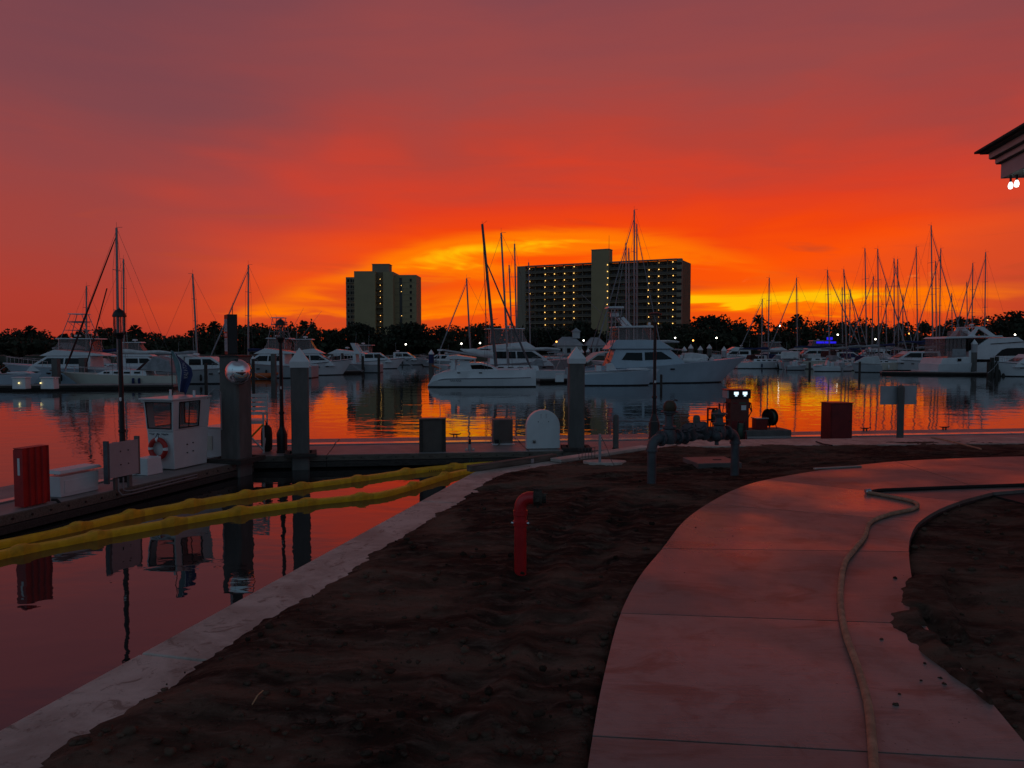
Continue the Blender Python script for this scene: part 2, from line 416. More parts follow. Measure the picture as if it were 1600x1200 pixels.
def concrete_path_mat():
    m = bpy.data.materials.new('path_concrete'); m.use_nodes = True; T = NT(m.node_tree)
    out = T.n('ShaderNodeOutputMaterial'); p = T.n('ShaderNodeBsdfPrincipled'); T.l(p.outputs[0], out.inputs[0])
    g = T.n('ShaderNodeNewGeometry').outputs['Position']
    f = T.noise(g, .9, 5, .6, .4); f2 = T.noise(g, 7, 4, .6); f3 = T.noise(T.vmul(g, (3, 40, 3)), 1, 3, .6)
    oi = T.n('ShaderNodeObjectInfo').outputs['Random']
    c = T.mix(T.ss(f, .3, .7), (.200, .186, .172), (.300, .280, .260))
    c = T.mix(T.m('MULTIPLY', oi, .85), c, (.160, .146, .134))
    st_ = T.noise(T.vadd(T.vmul(g, (1, 1.6, 1)), (7, 3, 0)), 1.6, 6, .68, .9)
    c = T.mix(T.m('MULTIPLY', T.ss(st_, .50, .66), .85), c, (.105, .082, .068))
    c = T.mix(T.m('MULTIPLY', T.ss(T.noise(T.vmul(g, (2.5, 34, 3)), 1, 4, .7), .5, .8), .25), c, (.34, .295, .26))
    c = T.mix(T.m('MULTIPLY', T.ss(f2, .45, .72), .6), c, (.16, .132, .115))
    sp = T.ss(T.noise(g, 55, 2, .5), .70, .76)                     # crumbs of soil
    c = T.mix(T.m('MULTIPLY', sp, T.ss(f, .45, .62)), c, (.06, .045, .04))
    T.l(c, p.inputs['Base Color'])
    r = T.m('ADD', .10, T.m('MULTIPLY', T.ss(T.noise(T.vadd(g, (4, 9, 0)), .7, 3, .5, .4), .32, .66), .26))
    r = T.m('ADD', r, T.m('MULTIPLY', oi, .16))
    r = T.m('ADD', r, T.m('MULTIPLY', f2, .08)); T.l(r, p.inputs['Roughness'])
    p.inputs['Specular IOR Level'].default_value = .62
    bp = T.n('ShaderNodeBump'); bp.inputs['Strength'].default_value = .22; bp.inputs['Distance'].default_value = .004
    T.l(T.m('ADD', f3, T.m('MULTIPLY', T.noise(g, 90, 3), .8)), bp.inputs['Height']); T.l(bp.outputs[0], p.inputs['Normal'])
    M['path_concrete'] = m
concrete_path_mat()
def cap_mat():
    m = bpy.data.materials.new('cap_concrete'); m.use_nodes = True; T = NT(m.node_tree)
    out = T.n('ShaderNodeOutputMaterial'); p = T.n('ShaderNodeBsdfPrincipled'); T.l(p.outputs[0], out.inputs[0])
    g = T.n('ShaderNodeNewGeometry').outputs['Position']
    f = T.noise(g, 2.2, 6, .65, .6); f2 = T.noise(T.vadd(g, (5, 1, 2)), 6, 6, .72, 1.0); f3 = T.noise(g, 28, 4, .7)
    c = T.mix(T.ss(f, .34, .66), (.36, .305, .26), (.60, .525, .46))
    c = T.mix(T.m('MULTIPLY', T.ss(f2, .54, .66), .75), c, (.19, .145, .115))
    c = T.mix(T.m('MULTIPLY', T.ss(f3, .58, .72), .6), c, (.16, .125, .10))
    T.l(c, p.inputs['Base Color']); p.inputs['Roughness'].default_value = .62
    bp = T.n('ShaderNodeBump'); bp.inputs['Strength'].default_value = .4; bp.inputs['Distance'].default_value = .006
    T.l(T.m('ADD', f2, f3), bp.inputs['Height']); T.l(bp.outputs[0], p.inputs['Normal'])
    M['cap_concrete'] = m
cap_mat()
def soil_mat():
    m = bpy.data.materials.new('soil'); m.use_nodes = True; T = NT(m.node_tree)
    out = T.n('ShaderNodeOutputMaterial'); p = T.n('ShaderNodeBsdfPrincipled'); T.l(p.outputs[0], out.inputs[0])
    g = T.n('ShaderNodeNewGeometry').outputs['Position']
    f = T.noise(T.vmul(g, (.5, .9, 1)), 1.1, 6, .62, 1.2); f2 = T.noise(T.vmul(g, (5, 11, 8)), 1, 5, .7, .4)
    c = T.mix(T.ss(f, .40, .64), (.026, .0150, .011), (.145, .090, .064))
    c = T.mix(T.m('MULTIPLY', T.ss(f2, .45, .75), .7), c, (.19, .125, .095))
    c = T.mix(T.m('MULTIPLY', T.ss(T.noise(g, 26, 4, .7), .55, .75), .6), c, (.012, .008, .006))
    T.l(c, p.inputs['Base Color']); p.inputs['Roughness'].default_value = .95; p.inputs['Specular IOR Level'].default_value = .12
    bp = T.n('ShaderNodeBump'); bp.inputs['Strength'].default_value = .8; bp.inputs['Distance'].default_value = .02
    T.l(T.m('ADD', f2, T.m('MULTIPLY', T.noise(g, 60, 4, .7), .5)), bp.inputs['Height']); T.l(bp.outputs[0], p.inputs['Normal'])
    M['soil'] = m
soil_mat()

def make_path():
    base = [(p.x, p.y) for p in PL]+[(p.x, p.y) for p in reversed(PR)]
    mid = MB().poly([(x, y) for x, y in base], ZP-.16, ZP-.035)
    path = struct(mid.build('path', 'dock_dark'))
    for a, b in zip(JOINT[:-1], JOINT[1:]):
        lft = [Vector((p.x, p.y, 0)) for p in PL[a:b+1]]; rgt = [Vector((p.x, p.y, 0)) for p in PR[a:b+1]]
        if b-a <= 4:
            lft = catmull([Vector((p.x, p.y, 0)) for p in PL], 6)[a*6:b*6+1]
            rgt = catmull([Vector((p.x, p.y, 0)) for p in PR[:13]], 6)[a*6:b*6+1]
        g = .006
        dv = (rgt[0]-lft[0]).normalized(); nv = Vector((-dv.y, dv.x, 0)); 
        if (lft[1]-lft[0]).dot(nv) < 0: nv = -nv
        lft[0] = lft[0]+nv*g; rgt[0] = rgt[0]+nv*g
        dv = (rgt[-1]-lft[-1]).normalized(); nv = Vector((-dv.y, dv.x, 0))
        if (lft[-2]-lft[-1]).dot(nv) < 0: nv = -nv
        lft[-1] = lft[-1]+nv*g; rgt[-1] = rgt[-1]+nv*g
        MB().poly([(p.x, p.y) for p in lft]+[(p.x, p.y) for p in reversed(rgt)], ZP-.1, ZP).build('slab', 'path_concrete', path)
make_path()

def make_ground():
    def axis(parts):
        out = []
        for a, b, s in parts:
            n = max(1, int(round((b-a)/s))); out += [a+(b-a)*i/n for i in range(n)]
        out.append(parts[-1][1]); return out
    xs = axis([(-60, -12, 6), (-12, -3.2, .8), (-3.2, 9.5, .045), (9.5, 14, .3), (14, 70, 7)])
    ys = axis([(-60, -6, 6), (-6, 2.2, .55), (2.2, 15.2, .045), (15.2, 19, .3)])
    nx, ny = len(xs), len(ys); vs = []; keep = []
    PLc = catmull(PL, 3); PRc = catmull(PR[:13], 3)+PR[13:]
    RIMD = PR[1:7]
    RUTS = []
    for p0, p1 in (((640, 1230), (930, 762)), ((815, 1230), (985, 770)), ((1300, 705), (700, 770))):
        a_, b_ = G(p0[0], p0[1], ZG), G(p1[0], p1[1], ZG); RUTS.append((a_.x, a_.y, b_.x, b_.y))
    for j, y in enumerate(ys):
        for i, x in enumerate(xs):
            near = -3.3 < x < 9.6 and 2.1 < y < 15.3
            d = wall_d(x, y)
            nz = mnoise.noise((x*.9, y*1.5, 3.1)) if near else 0
            z = ZG+.03*nz
            if near:
                z += .018*mnoise.noise((x*3.1, y*5.5, 9.0))+.011*mnoise.noise((x*9, y*13, 1.0))+.010*mnoise.noise((x*19, y*19, 4.0))
                z += .03*math.sin(1.2+y*1.1+.25*x)*mnoise.noise((x*.35, y*.35, 7))
            ragged = .42+.06*mnoise.noise((x*1.1, y*1.1, 2.2))+.05*mnoise.noise((x*5, y*5, 5.2))+.05*mnoise.noise((x*14, y*14, 1.2))
            ok = d > .12
            if d < 1.2: z = min(z, ZC+(d-ragged)*.28)
            if near:
                for (ax, ay, bx, by) in RUTS:
                    ux, uy = bx-ax, by-ay; ll = math.hypot(ux, uy); sd = ((x-ax)*uy-(y-ay)*ux)/ll; al = ((x-ax)*ux+(y-ay)*uy)/ll
                    sd += .10*math.sin(al*.7+ax)
                    if abs(sd) < .30 and 0 < al < ll:
                        q = abs(sd)/.13; z += (-.024*(1-q)+(.007 if int(al*9) % 2 else -.005)) if q < 1 else .014*max(0, 1-abs(q-1.4)/.6)
            inside = in_poly(x, y, PATH_POLY)
            if inside:
                dr = seg_d(x, y, RIMD); lim = .0
                if y < 5.6 and x > 2.2:
                    lim = max(0, .10+.20*mnoise.noise((x*1.7, y*1.7, 6.6))+.12*mnoise.noise((x*7, y*7, 8.8))+.06*mnoise.noise((x*19, y*19, 2.8)))*min(1, max(0, (5.5-y)/.8))
                z = max(ZP-.15, ZP+min(.03, (lim-dr)*.3)-(.05 if lim < .02 else 0))
            elif near:
                dl = min(seg_d(x, y, PLc), seg_d(x, y, PRc))
                sp_ = y < 5.4 and x > 2.6
                tgt = ZP+.022 if sp_ else ZP-.045
                if dl < .3: z = z+(tgt-z)*(1-dl/.3)*(1.0 if sp_ else .8)
                if sp_ and dl < .2: z = max(z, ZP+.016)
            vs.append((x, y, z)); keep.append(ok)
    fs = []
    for j in range(ny-1):
        for i in range(nx-1):
            q = (j*nx+i, j*nx+i+1, (j+1)*nx+i+1, (j+1)*nx+i)
            if all(keep[k] for k in q): fs.append(q)
    me = bpy.data.meshes.new('ground'); me.from_pydata(vs, [], fs); me.materials.append(M['soil'])
    me.polygons.foreach_set('use_smooth', [True]*len(me.polygons)); me.update()
    o = bpy.data.objects.new('ground', me); COL.objects.link(o); struct(o)
make_ground()

def make_seawall():
    t = thing('seawall', 'concrete seawall with a pale cap slanting along the bare soil', 'seawall', (0, 0, 0))
    def strip(a, b, w, z0, z1, name, m, bevel=0.0, off=0.0):
        d = (b-a).xy.normalized(); n = Vector((d.y, -d.x))       # landward
        p = [(a.x+n.x*off, a.y+n.y*off), (b.x+n.x*off, b.y+n.y*off), (b.x+n.x*(w+off), b.y+n.y*(w+off)), (a.x+n.x*(w+off), a.y+n.y*(w+off))]
        return MB().poly(p, z0, z1).build(name, m, t, bevel=bevel)
    # retaining faces
    for a, b in zip(WALL[:-1], WALL[1:]): strip(a, b, .22, -1.5, ZC-.26, 'wall_face', 'pile_concrete', off=.05)
    J = G(660, 783, ZC); tj = (J-W0).dot(WD)
    cuts = [-40, -14, -6.5, tj-4.4, tj, (W1-W0).length]
    for a, b in zip(cuts[:-1], cuts[1:]):
        strip(W0+WD*(a+.006), W0+WD*(b-.006), .52, ZC-.25, ZC, 'cap_slab', 'cap_concrete', .012)
    dv = (W2-W1).normalized(); L = (W2-W1).length
    for a, b in ((.03, L*.5), (L*.5, L)):
        strip(W1+dv*(a+.006), W1+dv*(b-.006), .50, ZC-.25, ZC-.004, 'cap_slab', 'cap_concrete', .012)
    dv = (W3-W2).normalized()
    for k in range(6):
        strip(W2+dv*(k*4.6+.006), W2+dv*((k+1)*4.6-.006), .9, ZC-.25, ZC+.045, 'cap_slab', 'cap_concrete', .012)
make_seawall()

# ================================================================== FUEL DOCK
ZD = .40
DB1 = G(600, 684, ZD); DB2 = G(1400, 672, ZD); DDIR = (DB2-DB1).normalized(); DNOR = Vector((DDIR.y, -DDIR.x, 0))   # toward the shore
ARM = [G(0, 805, ZD), G(352, 726, ZD), G(212, 710, ZD), G(0, 747, ZD)]
ADIR = (ARM[1]-ARM[0]).normalized(); ANOR = Vector((ADIR.y, -ADIR.x, 0))     # toward the basin
def dpt(u, v, z=ZD): p = DB1+DDIR*u+DNOR*v; return Vector((p.x, p.y, z))      # along / in from the far edge
def make_docks():
    t = thing('fuel_dock', 'long concrete fuel dock with a shiny strip, running behind the soil', 'dock')
    for a, b in ((-6.2, -1.5), (-1.5, 4.5), (4.5, 10.5), (10.5, 16.5), (16.5, 22.5), (22.5, 28.5), (28.5, 40)):
        P = [dpt(a+.012, 0), dpt(b-.012, 0), dpt(b-.012, 4), dpt(a+.012, 4)]
        MB().poly([(p.x, p.y) for p in P], ZD-.30, ZD).build('deck_slab', 'dock_concrete', t, bevel=.015)
    for a, b in ((-6.2, -1.5), (-1.5, 4.5), (4.5, 10.5), (10.5, 16.5), (16.5, 22.5), (22.5, 28.5), (28.5, 40)):
        P = [dpt(a+.02, 1.35), dpt(b-.02, 1.35), dpt(b-.02, 1.78), dpt(a+.02, 1.78)]
        MB().poly([(p.x, p.y) for p in P], ZD+.003, ZD+.035).build('trench_cover', 'smooth_cover', t, bevel=.006)
    for a, b in ((-6.2, -1.5), (-1.5, 4.5), (4.5, 10.5), (10.5, 16.5), (16.5, 22.5), (22.5, 40)):
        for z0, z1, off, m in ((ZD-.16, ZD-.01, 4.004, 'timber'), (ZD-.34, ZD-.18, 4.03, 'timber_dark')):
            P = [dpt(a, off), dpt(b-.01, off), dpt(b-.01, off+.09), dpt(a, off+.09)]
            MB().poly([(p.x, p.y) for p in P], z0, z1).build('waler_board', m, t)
        P = [dpt(a, -.004), dpt(b-.01, -.004), dpt(b-.01, -.09), dpt(a, -.09)]
        MB().poly([(p.x, p.y) for p in P], ZD-.2, ZD-.02).build('waler_board', 'timber', t)
    P = [dpt(-6.0, .3), dpt(40, .3), dpt(40, 3.8), dpt(-6.0, 3.8)]
    MB().poly([(p.x, p.y) for p in P], -.35, ZD-.3).build('float', 'dock_dark', t)
    b = MB()
    for k in range(90):
        p = dpt(-6+.5*k, 4.10, ZD-.085); b.cyl(p, p+DNOR*.02, .022, n=6)
    stuff(b.build('bolts', 'black_metal', t))
    # arm reaching toward the left foreground
    t2 = thing('side_dock', 'narrow dock arm reaching to the left edge, carrying the booth', 'dock')
    L = (ARM[1]-ARM[0]).length; wdt = 2.75
    def apt(u, v, z=ZD): p = ARM[0]+ADIR*u-ANOR*v; return Vector((p.x, p.y, z))     # v = in from the basin edge
    for a, b_ in ((-12, -6), (-6, -.2), (-.2, L*.55), (L*.55, L+1.1)):
        P = [apt(a+.012, 0), apt(b_-.012, 0), apt(b_-.012, wdt), apt(a+.012, wdt)]
        MB().poly([(p.x, p.y) for p in P], ZD-.30, ZD-.005).build('deck_slab', 'dock_concrete', t2, bevel=.015)
        P = [apt(a+.02, .98), apt(b_-.02, .98), apt(b_-.02, 1.22), apt(a+.02, 1.22)]
        MB().poly([(p.x, p.y) for p in P], ZD, ZD+.03).build('trench_cover', 'smooth_cover', t2, bevel=.006)
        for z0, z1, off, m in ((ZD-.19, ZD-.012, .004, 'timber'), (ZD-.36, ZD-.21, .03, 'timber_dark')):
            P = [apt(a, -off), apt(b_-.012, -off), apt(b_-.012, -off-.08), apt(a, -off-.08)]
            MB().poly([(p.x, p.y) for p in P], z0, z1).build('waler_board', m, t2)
    P = [apt(-12, .25), apt(L+1, .25), apt(L+1, wdt-.25), apt(-12, wdt-.25)]
    MB().poly([(p.x, p.y) for p in P], -.35, ZD-.3).build('float', 'dock_dark', t2)
    bo = MB()
    for k in range(48):
        p = apt(-12+.42*k, -.085, ZD-.10); bo.cyl(p, p+ANOR*.02, .024, n=6)
    stuff(bo.build('bolts', 'black_metal', t2))
    return apt
apt = make_docks()
# ================================================================== THINGS ON THE DOCKS
RZD = math.atan2(DDIR.y, DDIR.x); RZA = math.atan2(ADIR.y, ADIR.x)-math.pi/2
def pxw(px, base):          # metres per photo pixel at a dock point
    return G(px, base, ZD).y/FPX
def screws(pts, r, d, m='print_black'):
    b = MB()
    for p in pts: b.cyl(p, (p[0]+d[0], p[1]+d[1], p[2]+d[2]), r, n=6)
    return b

def lantern_post(px, base, H, label):
    p = G(px, base, ZD)
    t = thing('lamp_post', label, 'lamp post', p, RZD, 'black lantern posts on the dock')
    MB().lathe([(.17, 0), (.17, .05), (.15, .07), (.16, .55), (.135, .62), (.10, .70), (.075, .78)], n=16).build('base', 'black_metal', t, smooth=35)
    MB().lathe([(.072, .76), (.062, 1.15), (.085, 1.17), (.085, 1.22), (.058, 1.24), (.048, H-.70), (.07, H-.68), (.09, H-.63)], n=14).build('shaft', 'black_metal', t, smooth=35)
    ln = MB().lathe([(.07, H-.63), (.128, H-.58), (.133, H-.55), (.0001, H-.55)], n=8).build('lantern', 'black_metal', t)
    b = MB()
    for k in range(6):
        a = 2*math.pi*k/6; b.cyl((.120*math.cos(a), .120*math.sin(a), H-.56), (.130*math.cos(a), .130*math.sin(a), H-.17), .009, n=6)
    b.build('cage_bars', 'black_metal', ln)
    MB().lathe([(.110, H-.55), (.120, H-.17)], n=16).build('glass', 'lamp_glass', ln, smooth=60)
    MB().lathe([(.152, H-.18), (.152, H-.15), (.13, H-.09), (.10, H-.04), (.04, H-.005), (.015, H+.02), (.001, H+.05)], n=16).build('roof', 'black_metal', ln, smooth=40)
    MB().cyl((0, -.062, 1.9), (0, -.05, 1.99), .014, n=6).box((0, -.066, 1.95), (.05, .012, .07)).build('tag_plate', 'white_plastic', t)
    return t
lantern_post(193, 752, 4.05, 'black lantern post rising behind the grey sign panel at left')
lantern_post(441, 707, 3.98, 'black lantern post beside the square pile right of the white booth')

def yoke_lamp():
    p = G(1022, 687, ZD); H = 4.28
    t = thing('lamp_post', 'slim black lamp post with a flat disc top before the big fishing yacht', 'lamp post', p, RZD)
    MB().lathe([(.20, 0), (.20, .06), (.175, .1), (.185, .55), (.15, .66), (.10, .80), (.075, .88)], n=16).build('base', 'black_metal', t, smooth=35)
    MB().lathe([(.072, .86), (.06, 1.4), (.085, 1.42), (.085, 1.48), (.055, 1.5), (.05, H-.35), (.07, H-.33), (.06, H-.28)], n=14).build('shaft', 'black_metal', t, smooth=35)
    h = MB().lathe([(.06, H-.3), (.12, H-.16), (.16, H-.04)], n=16).build('globe', 'lamp_glass', t, smooth=60)
    MB().lathe([(.22, H-.04), (.225, H), (.12, H+.03), (.01, H+.05)], n=16).build('disc_cap', 'black_metal', h, smooth=40)
    for s in (-1, 1): MB().tube([(s*.05, 0, H-.34), (s*.12, 0, H-.22), (s*.19, 0, H-.03)], .012, 6).build('yoke_arm', 'black_metal', t)
    MB().box((0, -.066, 1.98), (.06, .012, .08)).build('tag_plate', 'white_plastic', t)
yoke_lamp()

def capped_pile(px, base, w, top, label, rz, caph):
    p = G(px, base, ZD); t = thing('dock_pile', label, 'piling', (p.x, p.y, 0), rz, 'square piles with pointed white caps on the fuel dock')
    H = A(px, top, p.y).z; zc = H-caph
    b = MB(); c = .035; hw = w/2
    oct_ = [(-hw+c, -hw), (hw-c, -hw), (hw, -hw+c), (hw, hw-c), (hw-c, hw), (-hw+c, hw), (-hw, hw-c), (-hw, -hw+c)]
    b.poly(oct_, -1.5, zc+.02); b.build('shaft', 'pile_concrete', t)
    k = hw+.02; z1 = zc+caph*.30
    MB().add([(-k, -k, zc), (k, -k, zc), (k, k, zc), (-k, k, zc), (-k-.012, -k-.012, z1), (k+.012, -k-.012, z1), (k+.012, k+.012, z1), (-k-.012, k+.012, z1), (0, 0, H)],
             [(3, 2, 1, 0), (0, 1, 5, 4), (1, 2, 6, 5), (2, 3, 7, 6), (3, 0, 4, 7), (4, 5, 8), (5, 6, 8), (6, 7, 8), (7, 4, 8)]).build('cap', 'white_plastic', t, bevel=.006)
    g = MB(); q = hw+.13
    for x, y, sx, sy in ((0, -q, 2*q+.14, .14), (0, q, 2*q+.14, .14), (-q, 0, .14, 2*q-.14), (q, 0, .14, 2*q-.14)): g.box((x, y, ZD+.045), (sx, sy, .09))
    g.build('guide_frame', 'timber_dark', t)
capped_pile(470, 711, .50, 543, 'square concrete pile with pointed white cap, between lantern post and left tower reflection', R(14), .58)
capped_pile(900, 702, .47, 541, 'square concrete pile with pointed white cap beside the white arched board', R(2), .53)

def price_pile():
    p = G(370, 720, ZD); t = thing('dock_pile', 'thick square concrete pile carrying the mirror ball and black price sign', 'piling', (p.x, p.y, 0), RZA)
    hw = .31; c = .05; H = A(370, 558, p.y).z
    oct_ = [(-hw+c, -hw), (hw-c, -hw), (hw, -hw+c), (hw, hw-c), (hw-c, hw), (-hw+c, hw), (-hw, hw-c), (-hw, -hw+c)]
    MB().poly(oct_, -1.5, H).build('shaft', 'pile_concrete', t)
    MB().poly([(x*1.06, y*1.06) for x, y in oct_], H+.002, H+.05).build('top_plate', 'black_metal', t)
    g = MB(); q = hw+.16
    for x, y, sx, sy in ((0, -q, 2*q+.16, .16), (0, q, 2*q+.16, .16), (-q, 0, .16, 2*q-.16), (q, 0, .16, 2*q-.16)): g.box((x, y, ZD+.05), (sx, sy, .12))
    g.build('guide_frame', 'timber_dark', t)
    # price sign
    s = thing('price_sign', 'black two-sided fuel price sign with pale digits above the mirror ball', 'sign', (p.x-.10, p.y, H+.06), R(-62))
    MB().box((0, 0, .56), (.62, .26, 1.1)).build('cabinet', 'black_metal', s, bevel=.01)
    MB().box((.318, 0, .56), (.012, .22, 1.02)).build('side_panel', 'price_black', s)
    for z0, h in ((.64, .34), (.10, .36)):
        for k in range(4):
            x = -.21+.14*k; d = MB()
            d.box((x-.035, -.134, z0+h/2), (.022, .008, h)).box((x+.035, -.134, z0+h/2), (.022, .008, h)).box((x, -.134, z0+h-.015), (.05, .008, .03)).box((x, -.134, z0+.015), (.05, .008, .03))
            if k % 2: d.box((x, -.134, z0+h/2), (.05, .008, .03))
            d.build('digit', 'print_white', s)
    MB().box((0, -.134, .55), (.44, .008, .09)).build('grade_strip', 'sign_grey', s)
    MB().tube([(.02, .05, 1.1), (.03, .05, 1.2), (.12, .05, 1.42)], .006, 5).tube([(-.04, .05, 1.1), (-.045, .05, 1.28)], .006, 5).build('cable', 'black_metal', s)
    # mirror ball
    c0 = A(372.5, 581, p.y-.48)
    m = thing('mirror_ball', 'shiny mirror ball fixed to the thick concrete pile', 'mirror', c0)
    MB().sphere((0, 0, 0), .345, 40, 24).build('ball', 'chrome', m, smooth=180)
    MB().lathe([(.346, -.012), (.352, -.012), (.352, .012), (.346, .012)], n=32, axis=(0, 1, 0)).build('rim', 'rubber', m, smooth=40)
    MB().cyl((0, .2, 0), (0, .60, 0), .04, n=8).build('bracket', 'black_metal', m)
price_pile()

def booth():
    w, l = .76, 1.22
    c = G(273, 735, ZD); t = thing('booth', 'white dock booth with slanted windows and red life ring', 'booth', c, RZA)
    # local: near corner at the origin, body toward -x and +y
    H = 1.80; F = .05
    b = MB().add([(-w, 0, .02), (0, 0, .02), (0, l, .02), (-w, l, .02), (-w-F, -F, 1.02), (F*.4, -F, 1.02), (F*.4, l+F, 1.02), (-w-F, l+F, 1.02)],
                 [(3, 2, 1, 0), (0, 1, 5, 4), (1, 2, 6, 5), (2, 3, 7, 6), (3, 0, 4, 7), (4, 5, 6, 7)])
    b.build('lower_wall', 'white_paint', t, bevel=.02)
    # upper walls: window frames as posts and rails so the glass is see-through
    z0, z1 = 1.024, H
    def pt(fx, fy, z):
        k = (z-1.02)/(H-1.02)*.06
        return Vector((-w-F-k+fx*(w+F*1.4+2*k), -F-k*.6+fy*(l+2*F+1.2*k), z))
    def bar(a, b_, th, nm='corner_post'):
        MB().cyl(a, b_, th, n=4).build(nm, 'white_paint', t)
    def wallpanel(c0, c1, u0, u1, za, zb, nm, th=.035):
        """a slab on wall from corner c0 to c1 (fractions), u range, z range"""
        P = []
        for u, z in ((u0, za), (u1, za), (u1, zb), (u0, zb)):
            fx = c0[0]+(c1[0]-c0[0])*u; fy = c0[1]+(c1[1]-c0[1])*u; P.append(pt(fx, fy, z))
        n = (P[1]-P[0]).cross(P[3]-P[0]).normalized()*th
        MB().add(P+[q-n for q in P], [(0, 1, 2, 3), (7, 6, 5, 4), (0, 4, 5, 1), (1, 5, 6, 2), (2, 6, 7, 3), (3, 7, 4, 0)]).build(nm[0], nm[1], t)
    walls = [((0, 0), (1, 0), .07, .93), ((1, 0), (1, 1), .16, .70), ((1, 1), (0, 1), .08, .92), ((0, 1), (0, 0), .2, .8)]
    for c0, c1, a, b_ in walls:
        wallpanel(c0, c1, 0, a, z0, z1, ('wall_panel', 'white_paint')); wallpanel(c0, c1, b_, 1, z0, z1, ('wall_panel', 'white_paint'))
        wallpanel(c0, c1, a, b_, z0, z0+.05, ('wall_panel', 'white_paint')); wallpanel(c0, c1, a, b_, z1-.06, z1, ('wall_panel', 'white_paint'))
        g = []
        for u, z in ((a, z0+.05), (b_, z0+.05), (b_, z1-.06), (a, z1-.06)):
            fx = c0[0]+(c1[0]-c0[0])*u; fy = c0[1]+(c1[1]-c0[1])*u; g.append(pt(fx, fy, z))
        n = (g[1]-g[0]).cross(g[3]-g[0]).normalized()
        wd = MB().tube([p+n*.006 for p in (g[0], g[1], g[2], g[3])], .022, 6, closed=True).build('window', 'rubber', t)
        MB().add([p-n*.012 for p in g], [(0, 1, 2, 3)]).build('glass', 'pane', wd)
        if c0 == (1, 0):
            ma, mb_ = (g[0]+g[1])/2, (g[2]+g[3])/2; MB().cyl(ma, mb_, .014, n=6).build('mullion', 'rubber', wd)
    rf = MB(); P = [pt(-.09, -.06, H), pt(1.03, -.06, H), pt(1.03, 1.02, H), pt(-.09, 1.02, H)]
    rf.poly([(p.x, p.y) for p in P], H+.002, H+.05).build('roof', 'white_paint', t, bevel=.015)
    MB().cyl((-.30, .25, H+.04), (-.30, .25, H+.26), .03, n=8).cyl((-.30, .25, H+.05), (-.30, .25, H+.10), .06, n=8).build('roof_vent', 'white_plastic', t)
    MB().cyl((-.15, .95, H+.04), (-.15, .95, H+.2), .035, n=8).build('roof_socket', 'white_plastic', t)
    MB().tube([(.05, l*.97, H-.10), (.10, l*1.02, H+.12), (.18, l*1.1, H+.22), (.26, l*1.17, H+.20), (.30, l*1.2, H+.1), (.30, l*1.2, H-.9)], .016, 7).build('conduit', 'alu', t)
    # vent holes, seam, faded script
    screws([(.012, .45+a, .62+z) for a, z in ((0, 0), (.22, .02), (0, -.22), (.22, -.2))], .018, (.02, 0, 0)).build('vent_holes', 'print_black', t)
    MB().box((-w/2, -.052, 1.0), (w, .02, .02)).build('seam_strip', 'sign_grey', t)
    for x0, n_, am in ((-.72, 5, .020), (-.50, 3, .018), (-.34, 7, .022)):
        pts = [(x0+i*.014, -.058, .925+am*math.sin(i*1.9)+.006*math.sin(i*.7)) for i in range(n_*2+2)]
        MB().tube(pts, .006, 4).build('script_word', 'print_dark', t)
    # life ring hangs on the front
    ring = thing('life_ring', 'red and white life ring hung on the booth', 'life ring', t.matrix_basis @ Vector((-.40, -.12, .56)), RZA)
    RR, rr = .235, .062
    for k in range(4):
        for nm, a0, a1, m, f in (('ring_segment', 8, 82, 'ring_red', 1.0), ('ring_band', -8, 8, 'white_plastic', 1.04)):
            pts = [(RR*math.cos(R(a0+(a1-a0)*i/7+90*k)), 0, RR*math.sin(R(a0+(a1-a0)*i/7+90*k))) for i in range(8)]
            MB().tube(pts, rr*f, 12).build(nm, m, ring, smooth=60)
    MB().tube([(-.05, -.03, RR+.05), (0, 0, RR+.16), (.05, -.03, RR+.05)], .01, 5).build('hanging_rope', 'print_dark', ring)
    # blow-moulded steps in front
    s0 = t.matrix_basis @ Vector((-.35, -.62, 0))
    st = thing('dock_steps', 'small white two-tread dock steps in front of the booth', 'steps', s0, RZA)
    def tread(cx, wx, h, nm):
        MB().box((cx, 0, h/2), (wx, .52, h), taper=.88).build(nm, 'white_plastic', st, bevel=.015)
    tread(.10, .42, .42, 'upper_step'); tread(-.28, .40, .20, 'lower_step')
booth()

